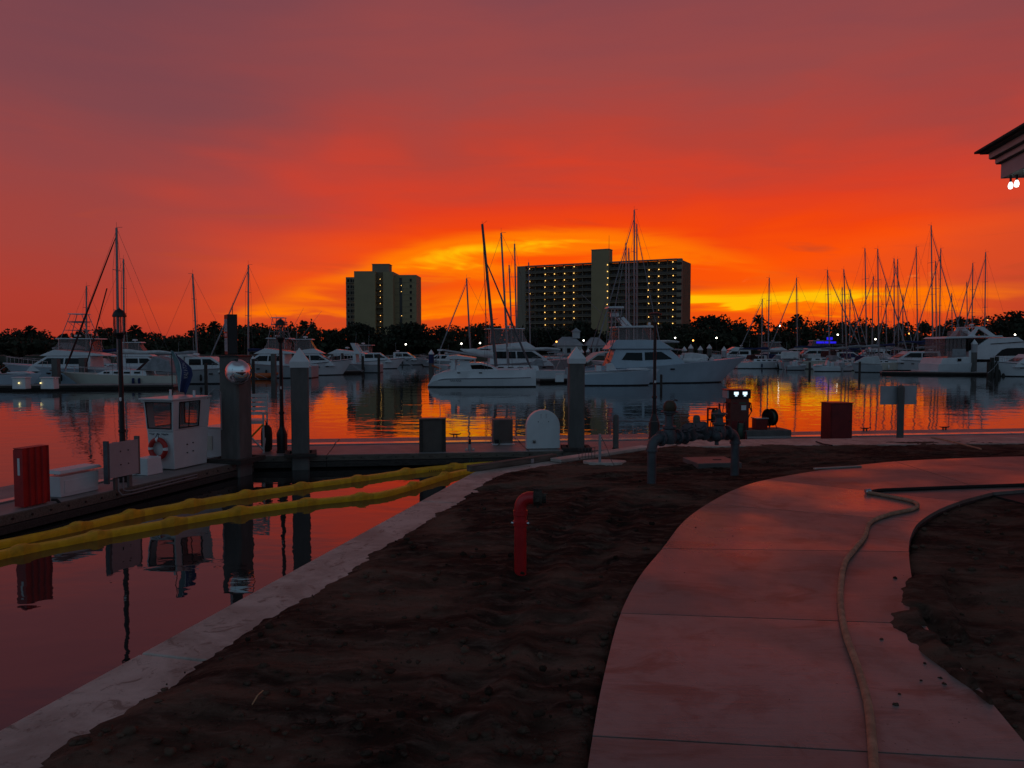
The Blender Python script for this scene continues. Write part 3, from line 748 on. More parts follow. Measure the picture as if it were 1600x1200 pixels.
def arm_things():
    # red corrugated cabinet
    a = G(39, 794, ZD); b = G(77, 785, ZD); l = (b-a).length
    t = thing('cabinet', 'bright red corrugated cabinet with white label at the left end of the dock', 'cabinet', (a.x, a.y, ZD), RZA)
    H = (A(40, 702, a.y).z-ZD); w = .24; pr = []
    n = 4
    for k in range(n):
        y0 = l*k/n; q = l/n; pr += [(0.0, y0), (0.0, y0+q*.40), (-.035, y0+q*.55), (-.035, y0+q*.85)]
    pr += [(0, l), (-w, l), (-w, 0)]
    MB().poly(pr, .02, H).build('body', 'red_paint', t)
    MB().box((-w/2, -.012, H/2), (w, .02, H-.04)).build('end_panel', 'red_paint', t)
    MB().box((-w/2+.02, -.026, H*.70), (.055, .006, .34)).build('label_plate', 'white_plastic', t)
    MB().poly([(.0, -.02), (0, l), (-w, l), (-w, -.02)], H+.002, H+.015).build('lid', 'red_paint', t)
    MB().tube([(.03, l*.98, .06), (.09, l+.06, .05), (.16, l+.10, -.04), (.17, l+.12, -.5)], .03, 7).build('hose_stub', 'rubber', t)
    # dock box
    p = G(95, 778, ZD); t = thing('dock_box', 'white fibreglass dock box with a lid beside the red corrugated cabinet', 'dock box', p, RZA)
    l, w, H = .98, .36, .50
    MB().box((-w/2, l/2, H/2-.03), (w, l, H-.06), taper=1.03).build('body', 'white_plastic', t, bevel=.02)
    MB().box((-w/2, l/2, H+.035), (w+.12, l+.14, .07), taper=.9).build('lid', 'white_plastic', t, bevel=.02)
    MB().box((.012, l/2, H*.42), (.012, l*.82, H*.55)).build('front_panel', 'white_plastic', t, bevel=.01)
    # back of a sign on two posts
    a = G(172, 768, ZD); t = thing('sign', 'pale grey sign panel seen from behind, on two posts beside the dock box', 'sign', a, RZA)
    l = .82; zb, zt = .28, 1.06
    MB().box((.0, l/2, (zb+zt)/2), (.03, l, zt-zb)).build('panel', 'sign_grey', t, bevel=.004)
    MB().box((-.05, -.03, (zb+zt)/2-.03), (.12, .05, zt-zb+.16)).build('edge_channel', 'pipe_blue', t)
    MB().box((-.05, l+.03, (zb+zt)/2+.02), (.12, .05, zt-zb+.1)).build('edge_channel', 'cabinet_grey', t)
    for y in (.22, .62): MB().box((-.06, y, (zt)/2), (.06, .09, zt)).build('post', 'cabinet_grey', t)
    screws([(.014, .30+a_, .55+z) for a_ in (0, .22) for z in (0, .30)], .016, (.012, 0, 0)).build('bolts', 'print_black', t)
    for k, dx in enumerate((0, .07)):
        MB().tube([(.06, .18+dx*2, .26), (.06, .18+dx*2, -.02), (.10, .24+dx*2, -.12+dx), (.13, .5, -.13+dx), (.13, 2.6, -.10+dx)], .016, 7).build('conduit', 'alu', t)
    # white cabinet behind the booth
    p = G(353, 716, ZD); t = thing('dock_box', 'white upright locker between the booth and the thick pile', 'locker', p, RZA)
    MB().box((-.40, .45, .42), (.80, .9, .84)).build('body', 'white_paint', t, bevel=.015)
    MB().box((-.40, .45, .86), (.84, .94, .04)).build('lid', 'white_paint', t, bevel=.01)
    MB().box((-.62, -.013, .42), (.34, .02, .40)).build('door', 'gel_cream', t)
    MB().box((-1.05, .3, .28), (.45, .6, .56)).build('side_bin', 'white_paint', t, bevel=.015)
    # flag on a pole
    Y = G(300, 728, ZD).y+.9
    p = A(270, 640, Y); p.z = ZD
    t = thing('flag', 'drooping blue feather flag with vertical white lettering above the booth', 'flag', p)
    zt = A(270, 546, Y).z-ZD; zb = A(270, 610, Y).z-ZD
    MB().cyl((0, 0, 0), (0, 0, zt), .02, .012, n=8).build('pole', 'black_metal', t)
    nu, nv = 14, 26; W = .50
    def fp(u, v):      # hanging cloth: narrow gathered folds, slanting to the right on the way down
        taper = (.55+.45*min(1, v*4))*(1-.62*max(0, v-.45)/.55)
        x = .02+W*u*taper+.20*v*(1 if v < .8 else 1)+.0
        x -= .06*max(0, v-.7)
        y = -.05+.07*math.sin(u*7+v*2.5)*(.4+.6*v)+.03*math.sin(u*15+v*5)
        return Vector((x-.02, y, zt-.02-(zt-zb)*v-.14*u*(1-v)*1.0-.10*u*u))
    def cloth(u0, u1, nm, m, dy=0.0):
        vs = []; fs = []; k = 10
        for j in range(nv+1):
            for i in range(k+1):
                q = fp(u0+(u1-u0)*i/k, j/nv); vs.append((q.x, q.y+dy, q.z))
        for j in range(nv):
            for i in range(k): fs.append((j*(k+1)+i, j*(k+1)+i+1, (j+1)*(k+1)+i+1, (j+1)*(k+1)+i))
        o = MB().add(vs, fs).build(nm, m, t, smooth=180); s_ = o.modifiers.new('thick', 'SOLIDIFY'); s_.thickness = .004
        return o
    cloth(0, .34, 'cloth_teal', 'flag_teal'); cloth(.34, .40, 'cloth_stripe', 'print_white'); cl = cloth(.40, 1, 'cloth_blue', 'flag_blue')
    o = text_mesh('VALVTECT', .15, 'print_white', cl, Matrix.Identity(4), extrude=0)
    me = o.data; xs = [v.co.x for v in me.vertices]; x0, x1 = min(xs), max(xs)
    for v in me.vertices:          # letters run up the cloth
        vv = .62-(v.co.x-x0)/(x1-x0)*.52; uu = .68-v.co.y*1.55
        q = fp(uu, vv); v.co = (q.x, q.y-.012, q.z)
    # high seat
    p = G(396, 706, ZD); t = thing('lifeguard_chair', 'tall slatted white lookout chair behind the thick pile', 'chair', p, RZD)
    w, d, H = .72, .6, 1.70; zs = .98
    for x in (-w/2, w/2):
        for y, zt_ in ((-d/2, zs+.22), (d/2, H)): MB().box((x, y, zt_/2), (.05, .05, zt_)).build('leg', 'white_paint', t)
        MB().cyl((x, -d/2, .12), (x, d/2, zs-.1), .022, n=4).build('side_brace', 'white_paint', t)
        MB().box((x, 0, zs+.22), (.07, d+.1, .03)).build('armrest', 'white_paint', t)
    for s_ in (-1, 1): MB().cyl((s_*w/2, -d/2-.03, .10), (-s_*w/2, -d/2-.03, zs-.12), .028, n=4).build('cross_brace', 'boom_seam' if s_ < 0 else 'white_paint', t)
    for k in range(5): MB().box((0, d/2+.03, zs+.16+.135*k), (w+.06, .022, .105)).build('back_slat', 'white_paint', t)
    for k in range(4): MB().box((0, -d/2+.08+.15*k, zs), (w+.04, .12, .025)).build('seat_slat', 'white_paint', t)
    MB().box((0, -d/2-.02, zs-.06), (w, .03, .09)).build('apron', 'white_paint', t)
    # fender leaning on its leg
    p = G(417, 705, ZD); t = thing('fender', 'black rubber dock fender standing beside the lookout chair', 'fender', p, RZD)
    MB().lathe([(.10, .0), (.155, .06), (.17, .25), (.17, .55), (.15, .70), (.09, .78), (.03, .80), (.03, .86), (.01, .87)], n=16).build('body', 'rubber', t, smooth=60)
    MB().tube([(0, 0, .85), (-.05, 0, .95), (-.12, 0, 1.0)], .012, 6).build('rope', 'print_dark', t)
arm_things()

def main_dock_things():
    def at_(px, base): return G(px, base, ZD)
    # brown cabinet between posts
    k = pxw(676, 706); p = at_(676, 706)
    t = thing('cabinet', 'brown metal cabinet between two dark posts at the dock edge', 'cabinet', p, RZD)
    H = 51*k; w = 42*k
    MB().box((0, .14, H/2), (w*.74, .26, H-.02)).build('panel', 'cabinet_brown', t)
    for s in (-1, 1): MB().box((s*w*.43, .13, H/2), (w*.13, .34, H+.01)).build('post', 'timber_dark', t, bevel=.006)
    MB().box((0, .14, H+.02), (w*1.02, .38, .025)).build('top', 'cabinet_grey', t)
    # grey cabinet
    k = pxw(786, 694); p = at_(786, 694); H = 39*k; w = 31*k
    t = thing('cabinet', 'plain grey-brown metal box left of the white arched board', 'cabinet', p, RZD)
    MB().box((0, .2, H/2), (w, .4, H)).build('body', 'cabinet_grey', t, bevel=.008)
    MB().box((.0, -.006, H*.53), (w*.9, .01, H*.86)).build('door', 'cabinet_brown', t)
    MB().box((-w*.28, -.02, .09), (w*.28, .02, .13)).build('outlet', 'black_metal', t)
    MB().box((0, .0, .012), (w*1.15, .3, .022)).build('base_plate', 'white_plastic', t)
    MB().tube([(-.12, -.04, .16), (-.11, -.12, .06), (-.2, -.35, .0), (-.5, -.9, -.06), (-.8, -1.1, -.1)], .02, 7).build('hose', 'green_paint', t)
    # small valve post
    p = at_(734, 703); t = thing('hose_bib', 'short standing hose bib with crossed tubes below, by the yellow boom', 'tap', p, RZD)
    MB().cyl((0, 0, 0), (0, 0, .18), .05, n=10).build('riser', 'sign_grey', t)
    MB().cyl((0, 0, .18), (0, 0, .34), .045, .035, n=10).box((0, 0, .40), (.10, .03, .02)).cyl((0, 0, .34), (0, 0, .40), .012, n=6).build('valve', 'black_metal', t)
    for s in (-1, 1): MB().box((s*.11, -.05, .03), (.07, .06, .05)).build('bracket', 'trim', t)
    for s in (-1, 1): MB().tube([(s*.05, -.08, 0), (0, -.6, -.12), (-s*.07, -.75, -.30)], .009, 5).build('tube', 'green_paint', t)
    # white arched board
    k = pxw(849, 702); p = at_(849, 702); w = 53*k; H = 62*k; r = w/2
    t = thing('arched_board', 'white board with a rounded top standing at the dock edge', 'board', p, RZD)
    pr = [(-r, .02), (r, .02)]+arc((0, H-r), r, 0, 180, 18)
    MB().prof(pr, 0.0, .30).build('body', 'white_plastic', t, bevel=.012)
    pr2 = [(-r+.0, .02), (r, .02)]
    screws([(x, -.001, z) for x, z in ((-.16, H*.70), (.16, H*.70))], .016, (0, -.008, 0)).build('bolts', 'print_black', t)
    for x in (-.075, .085): MB().box((x, -.003, H*.84), (.012, .006, .13)).box((x, -.003, H*.89), (.035, .006, .012)).build('slot', 'sign_grey', t)
    MB().box((-.29, -.02, .25), (.085, .04, .09)).build('outlet_box', 'cabinet_brown', t)
    MB().box((-.29, -.045, .28), (.07, .01, .02)).build('outlet_cover', 'trim', t)
    # bollards with a slack wire
    for px, base, wpx, top, lab in ((962, 701, 9, 647, 'round-topped grey bollard near the leaning stake'), (1088, 686, 11, 648, 'round-topped grey bollard behind the blue-grey valves')):
        k = pxw(px, base); p = at_(px, base); r = wpx*k/2; H = (base-top)*k
        t = thing('bollard', lab, 'bollard', p, RZD, 'round-topped bollards on the fuel dock')
        MB().lathe([(r, 0), (r, H-r*.9), (r*.92, H-r*.45), (r*.6, H-r*.12), (.01, H)], n=18).build('post', 'pile_concrete', t, smooth=50)
        MB().lathe([(r*1.3, .002), (r*1.3, .03), (r*1.02, .035)], n=18).build('base_ring', 'black_metal', t)
    a = A(946, 658, at_(962, 701).y); b = A(1140, 656, at_(1140, 684).y)
    pts = [a.lerp(b, i/12)-Vector((0, 0, .03*math.sin(math.pi*i/12))) for i in range(13)]
    tag(MB().tube(pts, .013, 6).build('guard_wire', 'wire'), 'thin dark wire strung between the round-topped bollards', 'wire')
    # fuel pump
    k = pxw(1158, 680); p = at_(1158, 684)+Vector((0, .5, 0)); k = p.y/FPX
    t = thing('fuel_pump', 'dark fuel pump with two lit displays on a concrete plinth', 'fuel pump', p, RZD)
    z0 = A(1158, 671, p.y).z-ZD; H = A(1158, 609, p.y).z-ZD; w = 30*k; hd = 36*k
    MB().box((0, 0, (z0+H-.30)/2), (w, .42, H-.30-z0)).build('body', 'pump_body', t, bevel=.008)
    hdo = MB().box((-.02, 0, H-.15), (hd, .5, .30)).build('head', 'black_metal', t, bevel=.008)
    MB().box((-hd/2-.045, -.02, H-.15), (.05, .44, .26)).build('side_sign', 'sign_grey', hdo)
    MB().box((-.03, 0, H+.012), (hd+.10, .54, .022)).build('cap', 'red_paint', t)
    for x in (-.155, .165):
        s = MB().box((x, -.253, H-.11), (.16, .012, .10)).build('display', 'screen', t)
        MB().box((x, -.253, H-.195), (.08, .012, .04)).build('small_display', 'screen', s)
    MB().box((.14, -.214, H-.62), (.18, .008, .17)).build('notice', 'white_plastic', t)
    MB().box((-.17, -.214, H-.46), (.16, .008, .05)).build('grade_label', 'red_dark', t)
    MB().box((.10, -.214, H-.46), (.24, .008, .05)).build('grade_label', 'green_paint', t)
    MB().box((0, -.214, z0+.20), (w*.86, .008, .26)).build('lower_panel', 'red_dark', t)
    for s in (-1, 1):
        nz = MB().box((s*(w/2+.06), -.05, H-.55), (.07, .12, .20)).cyl((s*(w/2+.09), -.08, H-.62), (s*(w/2+.12), -.16, H-.78), .022, n=6).build('nozzle', 'red_dark', t)
        MB().tube([(s*(w/2+.03), 0, H-.42), (s*(w/2+.16), 0, H-.48), (s*(w/2+.2), 0, H-.75), (s*(w/2+.08), 0, H-.98), (s*(w/2+.03), 0, z0+.2)], .017, 7).build('hose', 'rubber', nz)
    # plinth
    pl = MB(); a = A(1140, 680, p.y).x; b = A(1231, 680, p.y+.1).x
    q = thing('plinth', 'low concrete plinth under the fuel pump and hose reel', 'plinth', (p.x, p.y, ZD), RZD)
    MB().box(((a+b)/2-p.x, .1, z0/2), (b-a, 1.0, z0-.004)).build('block', 'pile_concrete', q, bevel=.02)
    # reels and red locker
    def reel(px, py, dia, lab, ang, back=.3, ring='rubber'):
        c = A(px, py, p.y+back); zz = ZD+z0 if py < 668 else ZD
        t = thing('hose_reel', lab, 'hose reel', (c.x, c.y, zz), ang, 'hose reels around the fuel pump'); r = dia/2; hz = c.z-zz
        for s in (-1, 1):
            fl = MB().lathe([(r*.97, -.012), (r, 0), (r*.97, .012), (r*.90, .012), (r*.90, -.012)], (s*.10, 0, hz), 24, (1, 0, 0)).build('rim', ring, t, smooth=40)
            sp = MB()
            for k_ in range(6):
                an = math.pi*k_/3; sp.cyl((s*.10, 0, hz), (s*.10, r*.93*math.cos(an), hz+r*.93*math.sin(an)), .010, n=5)
            sp.build('spokes', 'black_metal', fl)
        MB().cyl((-.10, 0, hz), (.10, 0, hz), r*.35, n=14).build('drum', 'green_paint', t, smooth=40)
        MB().lathe([(r*.36, -.09), (r*.74, -.09), (r*.78, 0), (r*.74, .09), (r*.36, .09)], (0, 0, hz), 20, (1, 0, 0)).build('coiled_hose', 'green_paint', t, smooth=60)
        for s in (-1, 1): MB().tube([(s*.16, -r*.6, 0), (s*.16, 0, hz), (s*.16, r*.6, 0)], .018, 6).build('stand', 'red_dark', t)
    reel(1203, 652, .62, 'green hose reel right of the fuel pump', R(25))
    reel(1119, 650, .58, 'hose reel left of the fuel pump, behind the tall valve', R(-30), .5)
    reel(1158, 674, .72, 'large spoked reel wheel seen nearly edge-on before the pump', R(-22), -1.1)
    c = A(1187, 660, p.y+.1); t = thing('cabinet', 'small dark red locker between fuel pump and green hose reel', 'locker', (c.x, c.y, ZD+z0), RZD)
    MB().box((0, 0, .19), (.42, .36, .38)).build('body', 'red_dark', t, bevel=.01)
    MB().box((0, 0, .40), (.47, .42, .035)).build('lid', 'smooth_cover', t)
    a_ = A(1106, 640, p.y+.6); t = thing('pipe_frame', 'upright dark red pipe frame left of the fuel pump', 'frame', (a_.x, a_.y, ZD), RZD)
    hh = A(1104, 637, p.y+.6).z-ZD
    for x in (0, .34): MB().box((x, 0, hh/2), (.05, .06, hh)).build('upright', 'red_dark', t)
    for z in (hh-.03, hh*.55, .25): MB().box((.17, 0, z), (.29, .05, .05)).build('rail', 'red_dark', t)
    # red box at right
    k = pxw(1314, 690); p = at_(1314, 692); w = 36*k; H = (692-631)*k
    t = thing('cabinet', 'tall dark red box standing alone right of the fuel pump', 'cabinet', p, RZD)
    MB().box((0, .3, H/2), (w, .6, H)).build('body', 'red_dark', t, bevel=.008)
    MB().box((0, -.008, H*.5), (w*.9, .012, H*.93)).build('door', 'red_dark', t, bevel=.004)
    MB().box((0, .3, H+.012), (w+.05, .66, .022)).build('lid', 'red_dark', t)
    MB().cyl((w*.35, -.02, H*.55), (w*.35, -.05, H*.55), .018, n=8).build('latch', 'black_metal', t)
    # sign seen from behind
    p = at_(1406, 690); k = p.y/FPX; t = thing('sign', 'blank grey sign panel on a round-topped post at right', 'sign', p, RZD)
    H = (690-601)*k; r = 5.2*k
    MB().lathe([(r, 0), (r, H-r*.9), (r*.9, H-r*.4), (r*.5, H-r*.08), (.01, H)], n=16).build('post', 'pile_concrete', t, smooth=50)
    z1 = (690-602.5)*k; z0_ = (690-632)*k
    MB().box((-.01, r+.02, (z0_+z1)/2), (61*k, .02, z1-z0_)).build('panel', 'sign_grey', t, bevel=.004)
    # cleats on the far edge
    for px, lab in ((708, 'iron dock cleat just right of the brown cabinet'), (1365, 'iron dock cleat left of the grey sign post'), (1503, 'iron dock cleat right of the grey sign post')):
        u = (G(px, 676, ZD)-DB1).dot(DDIR); q = dpt(u, .16)
        t = thing('cleat', lab, 'cleat', q, RZD, 'cleats along the far dock edge')
        MB().tube([(-.21, 0, .13), (-.14, 0, .105), (0, 0, .10), (.14, 0, .105), (.21, 0, .13)], [.012, .02, .026, .02, .012], 8).build('horn_bar', 'black_metal', t)
        for x in (-.055, .055): MB().box((x, 0, .05), (.035, .05, .10)).build('foot', 'black_metal', t)
    for u, v, lab in ((3.6, 2.62, 'iron dock cleat on the arm beside the dock box'), (8.6, 2.62, 'iron dock cleat on the arm behind the life ring')):
        q = apt(u, v); t = thing('cleat', lab, 'cleat', q, RZA+math.pi/2)
        MB().tube([(-.21, 0, .13), (-.14, 0, .105), (0, 0, .10), (.14, 0, .105), (.21, 0, .13)], [.012, .02, .026, .02, .012], 8).build('horn_bar', 'black_metal', t)
        for x in (-.055, .055): MB().box((x, 0, .05), (.035, .05, .10)).build('foot', 'black_metal', t)
main_dock_things()

# ================================================================== FLOATING BOOM
def make_boom(px, knots, label, end=None):
    Z = .10
    P = [G(x, y+9.5-6.0*max(0, min(1, x/750)), Z) for x, y in px]
    if end: P += end
    pts = catmull(P, 8)
    L = [0]
    for a, b in zip(pts[:-1], pts[1:]): L.append(L[-1]+(b-a).length)
    t = thing('containment_boom', label, 'boom', (0, 0, 0), 0, 'yellow containment booms')
    kn = []
    for kx in knots:
        j = min(range(len(pts)), key=lambda i: abs(800+FPX*pts[i].x/pts[i].y-kx)); kn.append(L[j])
    cuts = [0]+kn+[L[-1]]
    def at_len(s):
        for i in range(len(L)-1):
            if L[i+1] >= s: return pts[i].lerp(pts[i+1], (s-L[i])/max(1e-6, L[i+1]-L[i]))
        return pts[-1]
    def section(s0, s1, nm, m, hfun, n=14):
        vs = []; fs = []; K = 9
        for i in range(n+1):
            s = s0+(s1-s0)*i/n; c = at_len(s); d = (at_len(min(s+.1, L[-1]))-at_len(max(s-.1, 0))).normalized(); sd = Vector((d.y, -d.x, 0)).normalized()
            h, w = hfun(i/n, s)
            ring = [(-w, -.30), (-w, h*.25), (-w, h*.86), (-w*.86, h*.99), (0, h*1.02), (w*.86, h*.99), (w, h*.86), (w, h*.25), (w, -.30)]
            for a, z in ring: vs.append((c.x+sd.x*a, c.y+sd.y*a, c.z-Z+z))
        for i in range(n):
            for j in range(K-1): fs.append((i*K+j, i*K+j+1, (i+1)*K+j+1, (i+1)*K+j))
        fs += [tuple(range(K)), tuple(range(n*K, (n+1)*K))]
        MB().add(vs, fs).build(nm, m, t, smooth=50)
    ph = rnd.random()*9
    for a, b in zip(cuts[:-1], cuts[1:]):
        a2 = a+.26 if a > 0 else a; b2 = b-.26 if b < L[-1] else b
        if b2 <= a2: continue
        section(a2, b2, 'float_section', 'boom_yellow', lambda u, s: (.125+.006*math.sin(s*2.3+ph)+.008*mnoise.noise((s*3, ph, 1)), .080+.004*math.sin(s*1.7)), max(8, int((b2-a2)/.18)))
    for s in kn:
        pk = .05+.03*rnd.random()
        section(s-.27, s+.27, 'joint_fold', 'boom_seam', lambda u, q: (.122+pk*max(0, 1-abs(u-.5)*2.2)+.006*math.sin(u*22), .081+.030*max(0, 1-abs(u-.45)*3)*(.6+.4*math.sin(u*30))), 14)
    return t, at_len
e1 = None
ba, fa = make_boom([(-260, 888), (0, 838), (110, 815), (205, 794), (300, 777), (385, 764), (472, 752), (560, 741), (635, 731), (710, 723), (755, 719.5), (792, 718.5)], [110, 205, 300, 385, 475, 560, 633, 712], 'yellow floating boom, the farther one beside the dock', e1)
bb, fb = make_boom([(-260, 905), (-60, 868), (20, 850), (150, 826), (270, 806), (375, 790), (480, 777), (565, 769), (600, 765), (646, 753), (690, 740), (730, 730.5), (760, 727)], [20, 150, 270, 375, 480, 565, 645, 692], 'yellow floating boom, the nearer one in open reflections')
def boom_print():
    # faded black maker's print on the farther boom
    for px0, n_ in ((668, 7), (694, 4)):
        b = MB()
        for k in range(n_):
            x = px0+k*3.0; p = A(x, 736-(x-668)*.13, 19.3); p = G(x, 735.5-(x-668)*.12, .09); d = (G(x+2, 735.5-(x-668)*.12-.24, .09)-p).normalized()
            b.box((p.x+d.y*.10, p.y-d.x*.10, .085), (.020, .012, .045+.012*(k % 2)), math.atan2(d.y, d.x))
        b.build('printed_mark', 'print_black', ba)
boom_print()

# ================================================================== ON THE LAND
def land_things():
    # red standpipe
    p = G(813, 894, ZG); k = p.y/FPX; H = A(813, 793, p.y).z-ZG
    t = thing('standpipe', 'bright red standpipe with bent top rising from the soil', 'standpipe', p, R(-6))
    r = .046
    MB().lathe([(r, -.3), (r, H-.135)], n=20).build('riser', 'red_pipe', t, smooth=60)
    MB().lathe([(r*1.16, H-.135), (r*1.2, H-.10), (r*1.05, H-.095), (r*1.05, H-.06), (r*1.18, H-.055), (r*1.18, H-.02)], n=20).build('coupling', 'red_pipe', t, smooth=40)
    pts = [(0, 0, H-.03)]+[(.075-.075*math.cos(R(a)), 0, H-.0+.075*math.sin(R(a))) for a in range(0, 91, 15)]+[(.10, 0, H+.075)]
    MB().tube(pts, r*1.02, 18).build('elbow', 'red_pipe', t, smooth=60)
    c = MB().cyl((.10, 0, H+.075), (.165, 0, H+.075), .056, n=14).cyl((.165, 0, H+.075), (.195, 0, H+.075), .04, n=10).build('hose_cap', 'rust', t)
    MB().box((.13, 0, H+.135), (.06, .03, .02)).box((.13, 0, H+.018), (.02, .03, .03)).box((.13, -.06, H+.075), (.03, .02, .03)).build('cap_lugs', 'rust', c)
    for s in (-1, 1): MB().cyl((s*r*1.1, -.01, H-.115), (s*r*1.45, -.01, H-.115), .010, n=8).build('bolt', 'stainless', t)
    # backflow preventer
    a = G(1018, 757, ZG); b = G(1148, 741, ZG); d = (b-a); L = math.hypot(d.x, d.y); rz = math.atan2(d.y, d.x)
    t = thing('backflow_preventer', 'blue-grey pipe assembly with valves bridging between two upright pipes', 'valve', a, rz)
    kk = (a.y+b.y)/2/FPX; zr = A(1018, 686, a.y).z-ZG
    X = lambda px: (px-1018)/130.0*L
    Zy = lambda py: zr+(688-py)*kk
    r = .056; m = 'pipe_blue'
    for x in (0, L): MB().cyl((x, 0, -.35), (x, 0, zr-.13), r, n=18).build('upright_pipe', m, t, smooth=60)
    for s, x in ((1, 0), (-1, L)):
        pts = [(x, 0, zr-.14)]+[(x+s*(.12-.12*math.cos(R(q))), 0, zr-.12+.12*math.sin(R(q))) for q in range(0, 91, 15)]+[(x+s*.14, 0, zr)]
        MB().tube(pts, r*1.10, 16).build('elbow', m, t, smooth=60)
        MB().lathe([(r*1.25, zr-.155), (r*1.3, zr-.14), (r*1.25, zr-.115)], (x, 0, 0), 18).build('collar', m, t)
    def hcyl(x0, x1, rr, nm, zz=None, mm=m): return MB().cyl((x0, 0, zr if zz is None else zz), (x1, 0, zr if zz is None else zz), rr, n=18).build(nm, mm, t, smooth=50)
    def flange(x): 
        f = hcyl(x-.014, x+.014, r*1.75, 'flange'); bo = MB()
        for q in range(6):
            an = R(60*q+30); bo.cyl((x-.03, r*1.45*math.cos(an), zr+r*1.45*math.sin(an)), (x+.03, r*1.45*math.cos(an), zr+r*1.45*math.sin(an)), .008, n=6)
        bo.build('flange_bolts', m, f)
    hcyl(.12, L-.12, r*.98, 'run_pipe')
    for q in (1031, 1056, 1066, 1107, 1117, 1134): flange(X(q))
    def gate(px, top, brass):
        x = X(px); zt = Zy(top)
        bd = MB().lathe([(r*1.3, zr-.075), (r*1.65, zr-.03), (r*1.65, zr+.05), (r*1.25, zr+.10), (r*1.35, zr+.115), (r*1.5, zr+.12), (r*1.5, zr+.145), (r*.95, zr+.15), (r*.85, zt-.16), (r*1.15, zt-.15), (r*1.15, zt-.12), (r*.6, zt-.115), (.015, zt-.05)], (x, 0, 0), 16).build('gate_valve', m, t, smooth=40)
        if brass:
            MB().lathe([(.03, zt-.12), (.075, zt-.10), (.085, zt-.06), (.07, zt-.01), (.04, zt+.02), (.01, zt+.025)], (x+.01, 0, 0), 14).build('actuator', 'brass', bd, smooth=40)
            MB().tube([(x+.05, 0, zt), (x+.09, 0, zt+.03), (x+.13, 0, zt+.02)], .012, 6).build('lever', 'pipe_blue', bd)
        else:
            MB().cyl((x, 0, zt-.13), (x, 0, zt+.02), .013, n=8).build('stem', 'red_dark', bd)
        w = MB().tube([(x+.095*math.cos(R(q)), .095*math.sin(R(q)), zt-.115) for q in range(0, 360, 20)], .011, 6, closed=True)
        for q in (0, 90, 180, 270): w.cyl((x, 0, zt-.115), (x+.095*math.cos(R(q)), .095*math.sin(R(q)), zt-.115), .008, n=5)
        w.build('hand_wheel', m, bd)
    gate(1043, 634, True); gate(1121, 642, False)
    for px, s in ((1078, -1), (1098, -1)):           # slanted check valve bodies
        x = X(px); q0 = Vector((x+.02, 0, zr-.03)); q1 = Vector((x-.085, -.02, zr+.10))
        cv = MB().cyl(q0, q1, r*1.15, r*1.25, n=16).build('check_valve', m, t, smooth=40)
        dn = (q1-q0).normalized(); MB().cyl(q1, q1+dn*.022, r*1.6, n=16).cyl(q1+dn*.022, q1+dn*.034, r*.9, n=12).build('cover', m, cv)
        bb_ = MB()
        qq = dn.to_track_quat('Z', 'Y')
        for an in range(0, 360, 60):
            o_ = q1+qq @ Vector((r*1.32*math.cos(R(an)), r*1.32*math.sin(R(an)), 0)); bb_.cyl(o_, o_+dn*.04, .008, n=6)
        bb_.build('cover_bolts', m, cv)
    x = X(1108); MB().sphere((x, -.10, zr-.02), r*1.25, 16, 10).cyl((x, 0, zr), (x, -.10, zr-.02), r*.9, n=12).build('relief_valve', m, t, smooth=60)
    MB().cyl((x, -.10, zr-.05), (x, -.10, zr-.13), r*.45, n=10).build('drain', m, t)
    # utility cover slab
    p = G(1112, 725, ZG); t = thing('utility_cover', 'square concrete utility lid lying behind the right upright pipe', 'lid', (p.x, p.y, ZG), R(8))
    MB().box((0, 0, .02), (.64, .62, .08)).build('slab', 'cabinet_grey', t, bevel=.01)
    MB().box((.08, 0, .063), (.12, .03, .008)).build('lift_slot', 'dock_dark', t)
    # stake and its slab
    p = G(937, 726, ZG); t = thing('stake', 'short grey metal stake leaning beside the wall cap', 'stake', p)
    zt = A(936, 678, p.y).z-ZG
    MB().box((0, 0, zt/2-.05), (.035, .04, zt+.1)).build('bar', 'sign_grey', t)
    MB().tube([(.02, -.01, zt*.9), (.1, -.02, zt*.55), (.16, -.05, zt*.15), (.2, -.06, 0)], .004, 5).build('cord', 'wire', t)
    p = G(945, 724, ZG); t = thing('stepping_slab', 'pale oval concrete pad at the foot of the stake', 'slab', (p.x, p.y, ZG))
    MB().poly([(.31*math.cos(a*math.pi/8)*(1+.08*math.sin(a*2)), .17*math.sin(a*math.pi/8)) for a in range(16)], -.02, .035).build('pad', 'concrete', t, bevel=.008)
    # wire basket-like bits near it
    p = G(917, 719, ZG); t = thing('mesh_cage', 'small wire mesh cage lying by the stake', 'cage', (p.x, p.y, ZG+.03), R(8))
    for k in range(6): MB().box((-.12+.048*k, 0, .08), (.006, .006, .16)).build('wire_bar', 'wire', t)
    for z in (.02, .08, .15): MB().box((0, 0.006, z), (.27, .005, .006)).build('wire_rail', 'wire', t)
    # timbers on the wall top
    def plank(a, b, w, h, name, lab, m, cat='timber'):
        dd = (b-a); L_ = dd.length; c = (a+b)/2
        o = thing(name, lab, cat, (c.x, c.y, a.z), math.atan2(dd.y, dd.x))
        MB().box((0, 0, h/2+(b.z-a.z)/2), (L_, w, h)).build('beam', m, o, bevel=.008)
        return o
    pk = plank(G(733, 737, ZC+.002), G(866, 717.5, ZC+.002), .11, .085, 'timber_beam', 'dark timber beam lying along the wall corner where the boom ends', 'timber')
    MB().box((.32, -.062, .035), (.05, .012, .06)).build('tag', 'sign_grey', pk)
    plank(G(868, 722, ZC+.004), G(1010, 701, ZC+.004), .22, .05, 'plank', 'pale worn plank on the wall top behind the stake', 'concrete', 'plank')
    plank(G(1272, 733.5, ZG+.055), G(1345, 729.5, ZG+.055), .05, .02, 'batten', 'thin pale batten lying along the far edge of the path', 'concrete', 'batten')
